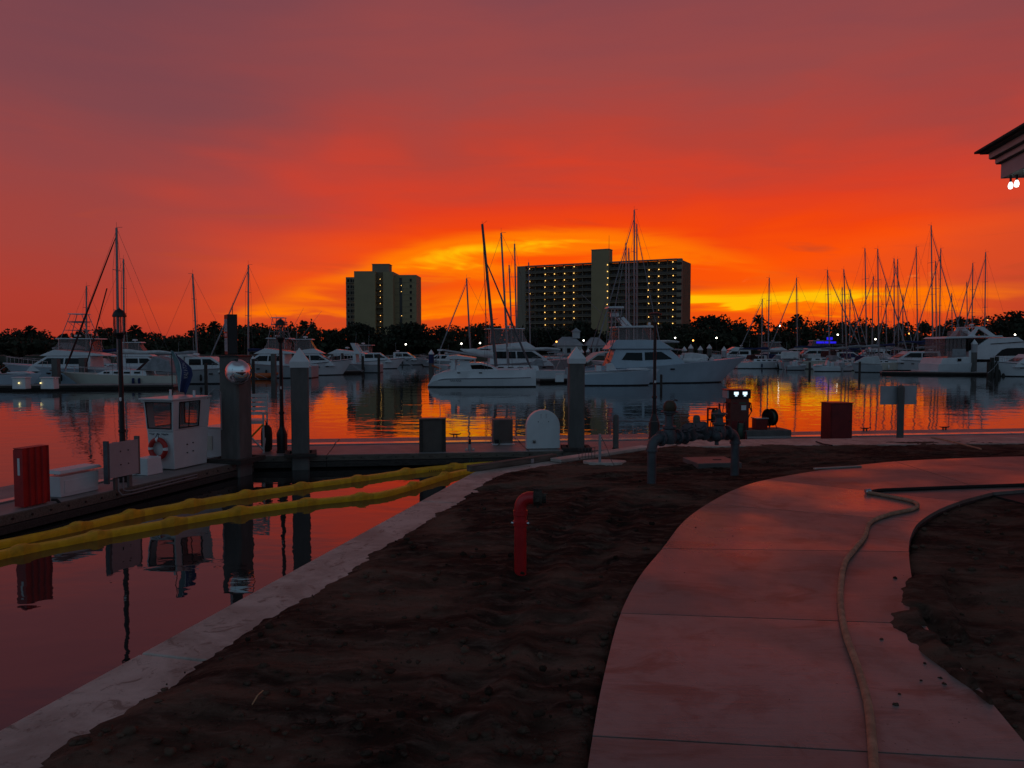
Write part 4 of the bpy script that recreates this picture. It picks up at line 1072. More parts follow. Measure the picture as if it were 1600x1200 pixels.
    o = tag(MB().tube([G(1455, 683, ZC+.06), G(1480, 688.0, ZC+.07), G(1533, 701.5, ZG+.06)], .014, 6).build('rod', 'hose_tan'), 'thin rod slanting from the dock edge onto the soil at right', 'rod')
    o = tag(MB().tube([G(1275, 690, ZC+.07), G(1285, 693.5, ZC+.06), G(1300, 696, ZG+.05)], .013, 6).build('rod', 'rubber'), 'short black tube on the pale wall top below the red box', 'tube')
    p0 = G(394, 1101, ZG+.05); p1 = G(411, 1079, ZG+.06)
    tag(MB().tube([p0, (p0+p1)/2+Vector((0, 0, .01)), p1], .0032, 5).build('straw', 'straw'), 'single pale straw lying on the dark soil', 'straw')
    # hose
    HP = [(1392, 1420), (1378, 1300), (1366, 1200), (1357, 1105), (1340, 1042), (1320, 985), (1313, 930), (1319, 882), (1333, 861), (1351, 838), (1360, 816), (1390, 803.5), (1424, 796), (1434, 789.5), (1424, 783), (1390, 775.5), (1357, 769.5)]
    t = thing('garden_hose', 'tan rubber hose snaking along the concrete path', 'hose')
    MB().tube(catmull([G(x, y, ZP+.019) for x, y in HP], 10), .0195, 10).build('near_length', 'hose_tan', t, smooth=60)
    HP2 = [(1357, 769.5), (1375, 766), (1410, 764.5), (1500, 761), (1600, 757.5), (1760, 751), (2100, 742)]
    MB().tube(catmull([G(x, y, ZP+.019) for x, y in HP2], 8), .0195, 10).build('far_length', 'rubber', t, smooth=60)
    c = G(1356.5, 768.5, ZP+.022); MB().cyl(c+Vector((-.03, .0, 0)), c+Vector((.025, .0, .01)), .03, n=12).build('coupling', 'stainless', t, smooth=40)
    # clods on soil and path
    vs = []; mb = MB(); rr = random.Random(5)
    n_ = 0
    while n_ < 900:
        px = rr.uniform(100, 1600); py = rr.uniform(715, 1200); q = G(px, py, ZG)
        ins = in_poly(q.x, q.y, PATH_POLY)
        if wall_d(q.x, q.y) < .5 or q.y > 13: continue
        if ins and rr.random() > (.25 if seg_d(q.x, q.y, PR[1:6]) < .30 else .025): continue
        s = (.003+.022*rr.random()**3)*(.75 if ins else 1.3); z = ZP if ins else ZG+.018
        b = len(mb.v); rs = [s*rr.uniform(.65, 1.3) for _ in range(6)]; a0 = rr.random()*6; hh = s*rr.uniform(.45, .9)
        for kz, kr in ((-.004, .8), (hh*.45, 1.0), (hh*.9, .6)):
            mb.v += [(q.x+rs[i]*kr*math.cos(a0+i*1.047), q.y+rs[i]*kr*math.sin(a0+i*1.047), z+kz*(1+.3*math.sin(i*2+a0))) for i in range(6)]
        mb.v.append((q.x, q.y, z+hh))
        for r_ in (0, 6): mb.f += [(b+r_+i, b+r_+(i+1) % 6, b+r_+6+(i+1) % 6, b+r_+6+i) for i in range(6)]
        mb.f += [(b+12+i, b+12+(i+1) % 6, b+18) for i in range(6)]
        n_ += 1
    stuff(mb.build('clods', 'soil', smooth=180)); bpy.data.objects['clods']['label'] = 'loose clods of soil scattered on the bare ground and path'; bpy.data.objects['clods']['category'] = 'soil'
land_things()

# ================================================================== PORCH ROOF AT THE RIGHT
def porch():
    E = A(1522, 238, 12.0); dv = Vector((.18, 1, 0)).normalized(); sv = Vector((dv.y, -dv.x, 0))     # away / to the right
    rz = math.atan2(sv.y, sv.x)
    t = thing('porch', 'dark porch roof corner with pale stepped trim at the upper right', 'porch', (E.x, E.y, ZG), rz)
    # local: x to the right, y away; eave corner at the origin, roof spans x 0..9, y -9..0
    W_, D_ = 9.0, 9.0; z = E.z-ZG
    def ring(x0, zz0, zz1, th, nm, m):
        for c, s in (((W_/2, -x0-th/2, (zz0+zz1)/2), (W_-2*x0, th, zz1-zz0)), ((x0+th/2, -D_/2, (zz0+zz1)/2), (th, D_-2*x0-2*th, zz1-zz0)),
                     ((W_-x0-th/2, -D_/2, (zz0+zz1)/2), (th, D_-2*x0-2*th, zz1-zz0)), ((W_/2, -D_+x0+th/2, (zz0+zz1)/2), (W_-2*x0, th, zz1-zz0))):
            MB().box(c, s).build(nm, m, t)
    ap = 2.3
    MB().add([(0, 0, z), (W_, 0, z), (W_, -D_, z), (0, -D_, z), (W_/2, -D_/2, z+ap), (0, 0, z-.03), (W_, 0, z-.03), (W_, -D_, z-.03), (0, -D_, z-.03)],
             [(0, 1, 4), (1, 2, 4), (2, 3, 4), (3, 0, 4), (5, 6, 1, 0), (6, 7, 2, 1), (7, 8, 3, 2), (8, 5, 0, 3), (8, 7, 6, 5)]).build('roof', 'shingle', t)
    MB().box((W_/2, -D_/2, z-.045), (W_-.12, D_-.12, .02)).build('soffit', 'soffit', t)
    ring(.15, z-.145, z-.058, .05, 'upper_trim', 'trim')
    MB().box((W_/2, -D_/2, z-.152), (W_-.32, D_-.32, .012)).build('soffit', 'soffit', t)
    ring(.215, z-.235, z-.16, .05, 'lower_trim', 'trim')
    MB().box((W_/2, -D_/2, z-.242), (W_-.45, D_-.45, .012)).build('soffit', 'soffit', t)
    ring(.275, z-.47, z-.25, .25, 'beam', 'beam_paint')
    for x, y in ((.40, -2.6), (.40, -D_+.6), (W_-.6, -.6), (W_-.6, -D_+.6)):
        MB().box((x, y, (z-.46)/2), (.22, .22, z-.464)).build('post', 'beam_paint', t, bevel=.01)
    # string of bulbs under the beam
    s = thing('string_light', 'two lit white bulbs hanging under the porch roof', 'string light', (E.x, E.y, ZG), rz)
    zz = z-.50
    MB().tube([(.55, -.50, zz+.04), (.60, -.7, zz+.0), (.62, -1.1, zz-.01), (.62, -2.2, zz+.02)], .008, 5).build('wire', 'black_metal', s)
    for px, py, Y in ((1579, 290, 11.35), (1588.5, 287, 11.1)):
        c = A(px, py, Y); q = Vector((c.x-E.x, c.y-E.y, 0)); lx = q.dot(sv); ly = q.dot(dv); cz = c.z-ZG
        bu = MB().lathe([(.001, cz-.052), (.022, cz-.045), (.033, cz-.015), (.031, cz+.015), (.020, cz+.04), (.012, cz+.055)], (lx, ly, 0), 14).build('bulb', 'bulb', s, smooth=180)
        MB().cyl((lx, ly, cz+.05), (lx, ly, cz+.13), .016, n=8).build('socket', 'black_metal', bu)
porch()
# ================================================================== BOATS
def hull_mesh(L, B, fs, fb, overhang=.10, flare=.25, tr=.82, sheer=1.6, ns=18, round_stern=False):
    """x 0 (transom) .. L (stem head); z 0 = waterline. returns (hull MB, boot stripe MB, half-beam fn, sheer fn)"""
    def hb(t):
        a = 1-max(0, (t-.40)/.60)**2.3
        b = 1-(1-tr)*max(0, (.35-t)/.35)**1.6
        if round_stern: b *= 1-.75*max(0, (.14-t)/.14)**2
        return max(.001, B/2*a*b)
    def zs(t): return fs+(fb-fs)*t**sheer
    rows = []
    for i in range(ns+1):
        t = i/ns; h = hb(t); z = zs(t)
        tw = min(1.0, t); xw = tw*L*(1-overhang*t**3)
        hw = h*(1-flare*(.35+.65*t**2)); hw = max(hw, .001)
        rows.append([(xw*.985, 0, -.45), (xw*.99, hw*.80, -.22), (xw, hw, .0), (xw+(t*L-xw)*.12, hw+(h-hw)*.10, z*.12), (xw+(t*L-xw)*.5, hw+(h-hw)*.45, z*.5), (t*L, h, z), (t*L, h*.93, z+.03), (t*L*.995, h*.90, z-.02), (t*L*.99, 0, z+.03)])
    K = len(rows[0]); mb = MB(); vs = []
    for s in (1, -1):
        for r in rows: vs += [(x, y*s, z) for x, y, z in r]
    fs_ = []; o = (ns+1)*K
    for i in range(ns):
        for j in range(K-1):
            fs_.append((i*K+j, i*K+j+1, (i+1)*K+j+1, (i+1)*K+j)); fs_.append((o+i*K+j, o+(i+1)*K+j, o+(i+1)*K+j+1, o+i*K+j+1))
    fs_.append(tuple(range(K))+tuple(o+j for j in range(K-1, -1, -1)))
    mb.add(vs, fs_)
    bs = MB(); vs = []; f2 = []
    for s in (1, -1):
        b0 = len(vs)
        for r in rows:
            x, y, z = r[2]; x3, y3, z3 = r[3]; k = min(1, .10/max(z3, .01))
            vs += [(x-.0, (y*.97+.014)*s, -.25), (x+.004, (y+.014)*s, 0), (x+(x3-x)*k, (y+(y3-y)*k+.014)*s, .10)]
        for i in range(ns):
            for j in range(2): f2.append((b0+i*3+j, b0+(i+1)*3+j, b0+(i+1)*3+j+1, b0+i*3+j+1))
    vs += [(-.014, rows[0][2][1], -.25), (-.014, -rows[0][2][1], -.25), (-.014, -rows[0][2][1], .10), (-.014, rows[0][2][1], .10)]; q = len(vs); f2.append((q-4, q-3, q-2, q-1))
    bs.add(vs, f2)
    return mb, bs, hb, zs
def lerp_w(w0, w1, z0, z1):
    return lambda x, z: w0+(w1-w0)*max(0, min(1, (z-z0)/max(1e-6, z1-z0)))
def house(t, prof, wf, nm, m, bevel=.03):
    return MB().prof(prof, lambda x, z: -wf(x, z), wf).build(nm, m, t, bevel=bevel)
def side_windows(t, polys, wf, m='win_dark', nm='window', eps=.015):
    for P in polys:
        for s in (1, -1):
            if s > 0: MB().prof(P, lambda x, z: wf(x, z)-.02, lambda x, z: wf(x, z)+eps).build(nm, m, t)
            else: MB().prof(P, lambda x, z: -wf(x, z)-eps, lambda x, z: -wf(x, z)+.02).build(nm, m, t)
def rail(t, hb, zs, L, t0, t1, h=.6, n=9):
    for s in (1, -1):
        b = MB(); top = []
        for i in range(n+1):
            q = t0+(t1-t0)*i/n; x = q*L*.985; y = hb(q)*.9*s; z = zs(q); hh = h*(.8+.2*i/n)
            b.cyl((x, y, z), (x, y, z+hh), .014, n=5); top.append((x, y, z+hh))
        b.tube(top, .017, 5); b.build('rail', 'stainless', t)
def fishing_tower(t, x0, x1, w, z0, z1, m='alu'):
    b = MB(); xm = (x0+x1)/2
    for s in (1, -1):
        b.cyl((x0, s*w, z0), (xm-.5, s*w*.6, z1), .035, n=6); b.cyl((x1, s*w, z0), (xm+.5, s*w*.6, z1), .035, n=6)
        for k in (.3, .55, .8):
            za = z0+(z1-z0)*k; xa = x0+(xm-.5-x0)*k; xb = x1+(xm+.5-x1)*k; wa = w+(w*.6-w)*k; b.cyl((xa, s*wa, za), (xb, s*wa, za), .025, n=5)
        b.cyl((x0+(xm-.5-x0)*.3, s*w*.88, z0+(z1-z0)*.3), (x1+(xm+.5-x1)*.8, s*w*.68, z0+(z1-z0)*.8), .022, n=5)
    for k in (.3, .55, .8):
        za = z0+(z1-z0)*k; wa = w+(w*.6-w)*k
        for xa in (x0+(xm-.5-x0)*k, x1+(xm+.5-x1)*k): b.cyl((xa, -wa, za), (xa, wa, za), .022, n=5)
    tw = b.build('tower', m, t)
    MB().box((xm, 0, z1+.03), (1.3, w*1.5, .08)).build('tower_top', 'gel_white', tw)
    MB().tube([(xm-.6, -w*.7, z1-.75), (xm+.6, -w*.7, z1-.75), (xm+.6, w*.7, z1-.75), (xm-.6, w*.7, z1-.75)], .03, 6, closed=True).build('belly_rail', m, tw)
def outrigger(t, p0, p1, s):
    o = MB().cyl((p0[0], p0[1]*s, p0[2]), (p1[0], p1[1]*s, p1[2]), .03, .012, n=6).build('outrigger', 'alu', t); return o
def antenna(t, x, y, z, h):
    MB().cyl((x, y, z), (x-.05*h, y, z+h), .012, .006, n=5).build('antenna', 'white_plastic', t)
def radar(t, x, y, z):
    MB().lathe([(.05, 0), (.05, .12), (.28, .14), (.30, .22), (.24, .30), (.01, .32)], (x, y, z), 14).build('radar', 'white_plastic', t, smooth=40)
def fender_hang(t, x, y, z, m='rubber'):
    MB().lathe([(.02, .28), (.10, .22), (.11, 0), (.11, -.25), (.08, -.33), (.02, -.35)], (x, y, z), 10).build('fender', m, t, smooth=60)

def motor_yacht(label, px, py, L, hd, B=None, fs=1.1, fb=2.0, hullm='gel_white', fly=True, encl=True, tower=False, riggers=False, hardtop=True, dx=0.0, cat='yacht', scale_h=1.0, canvas=None, arch=False, group='motor boats moored in the marina'):
    """px/py: photo pixel of the waterline at midships"""
    c = G(px, py, 0); B = B or L*.30; a = R(hd)
    o = c-Vector((math.cos(a), math.sin(a), 0))*L*.5
    t = thing('motor_boat', label, cat, (o.x, o.y, 0), a, group)
    h, bs, hb, zs = hull_mesh(L, B, fs, fb, .13, .28)
    h.build('hull', hullm, t, smooth=35); bs.build('boot_stripe', 'antifoul', t)
    k = scale_h; d0 = zs(.4)
    x0, x1 = L*.30, L*.70; zt = d0+1.25*k
    wf = lerp_w(B*.40, B*.34, d0, zt)
    P = [(x0, d0-.3), (x0+.1, zt), (x1-1.0*k, zt), (x1+.5*k, d0+.25), (x1+.9*k, d0-.25)]
    house(t, P, wf, 'deckhouse', 'gel_white')
    side_windows(t, [[(x0+.5, d0+.45*k), (x0+.5, zt-.22*k), ((x0+x1)/2-.15, zt-.22*k), ((x0+x1)/2-.1, d0+.45*k)], [((x0+x1)/2+.05, d0+.45*k), ((x0+x1)/2, zt-.22*k), (x1-1.05*k, zt-.22*k), (x1-.15*k, d0+.45*k)]], wf)
    MB().prof([(x1-.93*k, zt-.15*k), (x1+.30*k, d0+.48*k), (x1+.33*k, d0+.48*k), (x1-.90*k, zt-.15*k)], -B*.27, B*.27).build('windscreen', 'win_dark', t)
    if fly:
        zf = zt+.62*k; f0, f1 = x0-.3, x1-1.1*k
        wf2 = lerp_w(B*.36, B*.33, zt, zf)
        house(t, [(f0-.9, zt+.004), (f0-.7, zt+.12), (f0+.3, zf*.5+zt*.5), (f1-.5, zf), (f1+.45, zt+.16), (f1+.75, zt+.004)], wf2, 'flybridge', 'gel_white')
        if encl:
            zh = zf+1.05*k
            MB().prof([(f0+.35, zf-.25), (f0+.6, zh), (f1-1.0, zh), (f1-.35, zf-.02)], lambda x, z: -B*.30, lambda x, z: B*.30).build('clear_curtain', 'vinyl', t)
            if hardtop: MB().prof([(f0-.1, zh+.004), (f0-.05, zh+.08), (f1-.75, zh+.12), (f1-.55, zh+.004)], -B*.33, B*.33).build('hardtop', 'gel_white', t, bevel=.02)
            for x in (f0+.42, f1-.9):
                for s in (-1, 1): MB().cyl((x, s*B*.305, zf-.1), (x, s*B*.305, zh), .022, n=6).build('stanchion', 'stainless', t)
            zz = zh+.12
        else: zz = zf
        radar(t, (f0+f1)/2, 0, zz); antenna(t, f0+.5, B*.2, zz, 2.2)
        if tower: fishing_tower(t, f0+.2, f1-.6, B*.28, zf, zz+2.2)
        if arch:
            for s in (-1, 1): MB().prof([(f0-.2, zf-.4), (f0+.5, zf+.75), (f0+1.1, zf+.75), (f0+.55, zf-.4)], s*B*.31-.06, s*B*.31+.06).build('radar_arch', 'gel_white', t)
            MB().box((f0+.8, 0, zf+.79), (.6, B*.66, .08)).build('arch_top', 'gel_white', t)
    else:
        if canvas: MB().prof([(x0-1.6, d0+.4), (x0-1.4, zt+.15), (x0+.3, zt+.25), (x0+.8, zt+.004), (x0-.02, zt+.004), (x0-.02, d0+.3)], -B*.37, B*.37).build('canvas_cover', canvas, t, bevel=.05)
        radar(t, x0+.8, 0, zt+.02); antenna(t, x0+.4, B*.2, zt, 1.8)
    if riggers:
        for s in (1, -1): outrigger(t, (x0+1.0, B*.42, d0+.6), (x0-2.8, B*.95, d0+6.2), s)
    MB().prof([(.05, zs(0)-.02), (.25, zs(0)+.22), (x0-.05, d0+.15), (x0-.05, d0-.02)], lambda x, z: -hb(min(1, x/L))*.96, lambda x, z: -hb(min(1, x/L))*.96+.08).build('coaming', 'gel_white', t)
    MB().prof([(.05, zs(0)-.02), (.25, zs(0)+.22), (x0-.05, d0+.15), (x0-.05, d0-.02)], lambda x, z: hb(min(1, x/L))*.96-.08, lambda x, z: hb(min(1, x/L))*.96).build('coaming', 'gel_white', t)
    for s in (1, -1):
        MB().tube([(i/14*L, s*(hb(i/14)*1.0+.012), zs(i/14)-.06) for i in range(15)], .03, 5).build('rub_rail', 'stainless' if hullm != 'gel_white' else 'print_dark', t)
        for q in (.60, .70): MB().box((L*q, s*(hb(q)*.93), zs(q)*.66), (.34, .20, .11)).build('hull_port', 'win_dark', t)
        MB().tube([(L*.93, s*hb(.93)*.9, zs(.93)), (L*1.02, s*(hb(.93)+.5), zs(.93)*.55), (L*1.12, s*(hb(.93)+1.0), .42)], .018, 5).build('mooring_line', 'print_white', t)
    rail(t, hb, zs, L, .62, .985)
    for q in (.2, .5): 
        for s in (1, -1): fender_hang(t, L*q, s*(hb(q)+.06), zs(q)*.45)
    return t

def sailboat(label, px, ytop, pxb, ywl, L, hd, hullm='gel_white', cover='canvas_navy', Y=None, jib=1, mr=.085, group='sailing boats moored in the marina', name='sailboat', sp=(.48, .72), jibm='canvas_grey', small=False):
    """mast head at photo pixel (px, ytop), mast foot at column pxb"""
    Y = Y or G(pxb, ywl, 0).y; a = R(hd)
    foot = A(pxb, 570, Y); top = A(px, ytop, Y); fs = .95*L/10; fb = 1.25*L/10
    t0 = .52; ca, sa = math.cos(a), math.sin(a)
    o = Vector((foot.x-ca*L*t0, Y-sa*L*t0, 0))
    t = thing(name, label, 'sailboat', o, a, group)
    h, bs, hb, zs = hull_mesh(L, L*.29, fs, fb, .16, .18, .62, 1.8, 14)
    h.build('hull', hullm, t, smooth=40); bs.build('boot_stripe', 'antifoul', t)
    B = L*.29; d0 = zs(.45); wf = lerp_w(B*.33, B*.26, d0, d0+.5)
    house(t, [(L*.24, d0-.2), (L*.26, d0+.46), (L*.60, d0+.40), (L*.68, d0+.02), (L*.68, d0-.2)], wf, 'cabin_trunk', 'gel_white')
    side_windows(t, [[(L*(.30+.085*k), d0+.14), (L*(.30+.085*k), d0+.30), (L*(.35+.085*k), d0+.29), (L*(.35+.085*k), d0+.14)] for k in range(4)], wf, nm='portlight')
    # mast, in the boat's own axes; lean seen across the picture
    mx = L*t0; zb = d0+.38; H = top.z
    ofs = Vector((top.x-foot.x, 0)); lx, ly = ofs.x*ca, -ofs.x*sa
    mt = Vector((mx+lx, ly, H)); mb_ = Vector((mx, 0, zb))
    m = MB().cyl(mb_, mt, mr, mr*.75, n=10).build('mast', 'alu', t, smooth=60)
    def mp(k): return mb_.lerp(mt, k)
    for k in sp:
        q = mp(k); w = B*.26
        MB().cyl((q.x, q.y-w, q.z+.05), (q.x, q.y+w, q.z+.05), .028, n=6).build('spreader', 'alu', m)
    MB().cyl(mt, mt+Vector((0, 0, .5)), .012, n=5).box(mt+Vector((-.25, 0, .05)), (.5, .02, .03)).build('masthead_gear', 'alu_dark', m)
    bo = mp(.12); be = Vector((L*.06, 0, bo.z-.05))
    bm = MB().cyl(bo, be, .06, n=8).build('boom', 'alu', t)
    pts = [bo.lerp(be, i/8)+Vector((0, 0, .14+.05*math.sin(i*1.3))) for i in range(9)]
    MB().tube(pts, [.20, .22, .20, .18, .16, .15, .13, .11, .06], 8).build('sail_cover', cover, bm, smooth=60)
    st = MB(); 
    for s in (1, -1):
        st.tube([(mx-.1, s*hb(.5)*.92, zs(.5)), mp(sp[0])+Vector((0, s*B*.26, 0)), mp(sp[-1])+Vector((0, s*B*.26, .0)), mt], .013, 4)
        st.cyl((mx-.5, s*hb(.46)*.92, zs(.46)), mp(sp[0]), .011, n=4)
    st.cyl((L*.01, 0, zs(0)), mt, .013, n=4); st.cyl((L*.985, 0, zs(1)), mp(.985), .013, n=4)
    st.build('rigging', 'wire', m)
    if jib:
        j0 = Vector((L*.97, 0, zs(1)+.25)); j1 = mp(.95); pts = [j0.lerp(j1, i/10) for i in range(11)]
        MB().tube(pts, [.03]+[.085-.004*i for i in range(9)]+[.025], 7).build('furled_jib', jibm, t, smooth=60)
    if not small: rail(t, hb, zs, L, .06, .98, .55, 9)
    dz = d0+.45; cv = ('canvas_navy', 'canvas_grey', 'canvas_maroon', 'canvas_white')[int(abs(px)*7) % 4]
    MB().prof([(L*.20, dz-.1), (L*.215, dz+.55), (L*.27, dz+.62), (L*.345, dz-.05)], -B*.27, B*.27).build('dodger', cv, t, bevel=.05)
    if int(px) % 2:
        MB().prof([(L*.03, dz+1.25), (L*.035, dz+1.32), (L*.10, dz+1.42), (L*.175, dz+1.33), (L*.18, dz+1.26)], -B*.30, B*.30).build('bimini', cv, t)
        bs_ = MB()
        for s in (-1, 1):
            for x in (.04, .17): bs_.cyl((L*.10, s*B*.29, zs(.1)), (L*x, s*B*.29, dz+1.27), .015, n=5)
        bs_.build('bimini_frame', 'stainless', t)
    fender_hang(t, L*.35, -(hb(.35)+.08), zs(.35)*.5, 'canvas_navy' if int(px) % 3 else 'white_plastic'); fender_hang(t, L*.58, -(hb(.58)+.08), zs(.58)*.5, 'white_plastic')
    return t
FAR = thing
# ---- the catamaran -------------------------------------------------------
def catamaran():
    Y = G(755, 605, 0).y; k = Y/FPX; xl = A(668, 605, Y).x
    t = thing('catamaran', 'white sailing catamaran with raked mast and long hull in midstream', 'catamaran', (xl, Y+.4, 0), R(1.0))
    X = lambda px: (px-668)*k; Z = lambda py: (605-py)*k
    L = X(838)
    def hullpart(y0, s):
        rows = []; n = 20
        for i in range(n+1):
            u = i/n; x = L*u
            zt = Z(602) if u < .02 else Z(592)+(Z(580)-Z(592))*min(1, u/.16)**.8 if u < .16 else Z(580)+(Z(576.5)-Z(580))*(u-.16)/.84
            w = .52*(1-.35*max(0, .25-u)/.25)*(1-max(0, (u-.55)/.45)**2.2*.93)
            rows.append([(x*.99, 0, -.4), (x*.995, w*.55, -.15), (x, w*.75, 0), (x, w*.92, zt*.45), (x, w, zt*.52), (x, w*.96, zt*.54), (x, w*.94, zt*.98), (x, w*.86, zt), (x, 0, zt+.02)])
        K = 9; vs = []; fs = []
        for sg in (1, -1):
            for r in rows: vs += [(a, y0+b*sg, c) for a, b, c in r]
        o = (n+1)*K
        for i in range(n):
            for j in range(K-1): fs += [(i*K+j, i*K+j+1, (i+1)*K+j+1, (i+1)*K+j), (o+i*K+j, o+(i+1)*K+j, o+(i+1)*K+j+1, o+i*K+j+1)]
        fs += [tuple(range(K))+tuple(o+j for j in range(K-1, -1, -1)), tuple(n*K+j for j in range(K-1, -1, -1))+tuple(o+n*K+j for j in range(K))]
        h = MB().add(vs, fs).build('hull', 'gel_white', t, smooth=35)
        for s_ in (-1, 1):
            b = MB(); q = []
            for i in range(2, n): q.append((rows[i][4][0], y0+s_*(rows[i][4][1]+.012), rows[i][4][2]))
            b.tube(q, .030, 5).build('rub_stripe', 'print_dark', h)
        bs = MB(); vs = []; f2 = []
        for s_ in (1, -1):
            b0 = len(vs)
            for r in rows: vs += [(r[2][0], y0+s_*(r[2][1]+.012), -.2), (r[2][0], y0+s_*(r[2][1]+.016+.02), .10)]
            for i in range(n): f2.append((b0+2*i, b0+2*i+2, b0+2*i+3, b0+2*i+1))
        bs.add(vs, f2).build('boot_stripe', 'antifoul', h)
        for px in (717, 751): MB().box((X(px), y0-s*.0-.50, Z(582.5)), (.26, .06, .09)).build('portlight', 'win_dark', h)
        for a_ in (-1, 1): pass
        return h
    h0 = hullpart(0, 1); hullpart(4.1, 1)
    # script name on the near hull
    for x0, n_ in ((703, 4), (712.5, 4)):
        pts = [((X(x0)+i*.055), -.515, Z(595)+.085*math.sin(i*2.1)*(1 if i % 3 else 1.5)) for i in range(n_*2+1)]
        MB().tube(pts, .017, 4).build('name_script', 'print_dark', h0)
    MB().box((L*.44, 2.05, Z(590)), (L*.62, 3.3, .5)).build('bridge_deck', 'gel_white', t)
    wf = lambda c0, c1: (lambda x, z: c0)
    yc = 2.05
    def prof(P, hw, nm, m, par=t, bevel=.03): return MB().prof(P, yc-hw, yc+hw).build(nm, m, par, bevel=bevel)
    ch = prof([(X(712), Z(583)), (X(713), Z(571)), (X(722), Z(569)), (X(735), Z(567)), (X(752), Z(567)), (X(772), Z(574)), (X(785), Z(581))], 2.1, 'saloon', 'gel_white')
    for s_ in (-1, 1):
        yy = yc+s_*2.1; MB().prof([(X(737), Z(577)), (X(735), Z(570.5)), (X(752), Z(570)), (X(768), Z(574)), (X(771), Z(577))], yy-.02 if s_ > 0 else yy-.015, yy+.015 if s_ > 0 else yy+.02).build('saloon_window', 'win_dark', ch)
    prof([(X(694), Z(561.5)), (X(698), Z(556.5)), (X(712), Z(555)), (X(738), Z(559)), (X(743), Z(560)), (X(742), Z(562))], 1.9, 'hardtop', 'gel_white', bevel=.04)
    for y in (yc-1.7, yc+1.7):
        MB().prof([(X(702), Z(581)), (X(705), Z(561)), (X(710), Z(561)), (X(711), Z(581))], y-.06, y+.06).build('hardtop_leg', 'gel_white', t)
        MB().cyl((X(740), y, Z(570)), (X(741), y, Z(561)), .04, n=6).build('hardtop_post', 'gel_white', t)
    MB().box((X(725), yc-1.2, Z(572)), (.9, .7, .9)).build('helm_seat', 'gel_white', t, bevel=.04)
    # stern davit bits
    MB().cyl((X(686), yc-1.5, Z(585)), (X(686), yc-1.5, Z(548)), .03, n=6).box((X(686), yc-1.5, Z(547)), (.42, .3, .14)).build('stern_pole', 'gel_white', t)
    MB().tube([(X(671), yc, Z(572)), (X(678), yc, Z(574.5)), (X(686), yc, Z(578))], .07, 8).build('stern_bar', 'orange_hull', t)
    MB().box((X(681), yc-.4, Z(585)), (.35, .45, .5)).cyl((X(680), yc-.4, Z(588)), (X(679), yc-.4, Z(604)), .06, n=6).build('outboard', 'gel_grey', t)
    # mast
    foot = Vector((X(775), yc, Z(574))); top = Vector((X(753), yc, Z(345)))
    m = MB().cyl(foot, top, .15, .11, n=12).build('mast', 'alu_dark', t, smooth=60)
    mp = lambda q: foot.lerp(top, q)
    q = mp(.33); MB().tube([(q.x-.05, yc-1.0, q.z+.06), (q.x, yc, q.z), (q.x-.05, yc+1.0, q.z+.06)], .03, 6).cyl((q.x, yc, q.z), (q.x+.55, yc-.4, q.z+.10), .02, n=5).build('spreader', 'alu_dark', m)
    MB().cyl(top, top+Vector((.0, 0, .25)), .015, n=5).tube([top, top+Vector((.2, 0, .12)), top+Vector((.42, 0, .3))], .012, 5).build('masthead_gear', 'alu_dark', m)
    st = MB()
    for s_ in (-1, 1): st.cyl(mp(.72), (X(757), yc+s_*2.4, Z(580)), .014, n=4); st.cyl(mp(.98), (X(762), yc+s_*2.5, Z(580)), .014, n=4)
    st.cyl(mp(.74), (X(833), yc, Z(577)), .014, n=4); st.build('rigging', 'wire', m)
    j0 = Vector((X(832), yc, Z(578))); j1 = mp(.745); pts = [j0.lerp(j1, i/12) for i in range(13)]
    MB().tube(pts, [.03]+[.10-.004*i for i in range(11)]+[.03], 7).build('furled_jib', 'alu_dark', t, smooth=60)
    b0 = Vector((X(773), yc, Z(560))); b1 = Vector((X(687), yc, Z(547)))
    bm = MB().cyl(b0, b1, .09, n=8).build('boom', 'gel_grey', t)
    pts = [b0.lerp(b1, .03+i*.62/8)+Vector((0, 0, .28+.04*math.sin(i*1.7))) for i in range(9)]
    MB().tube(pts, [.20, .30, .32, .30, .28, .25, .2, .15, .06], 8).build('sail_cover', 'canvas_white', bm, smooth=60)
    MB().box((X(835), yc, Z(580)), (.14, 3.6, .14)).build('cross_beam', 'alu', t)
    b = MB()
    for px in (800, 812, 822, 832): b.cyl((X(px), -.35, Z(578)), (X(px), -.35, Z(571)), .015, n=5)
    b.tube([(X(800), -.35, Z(571)), (X(832), -.35, Z(570.5))], .015, 5).build('bow_rail', 'stainless', t)
catamaran()

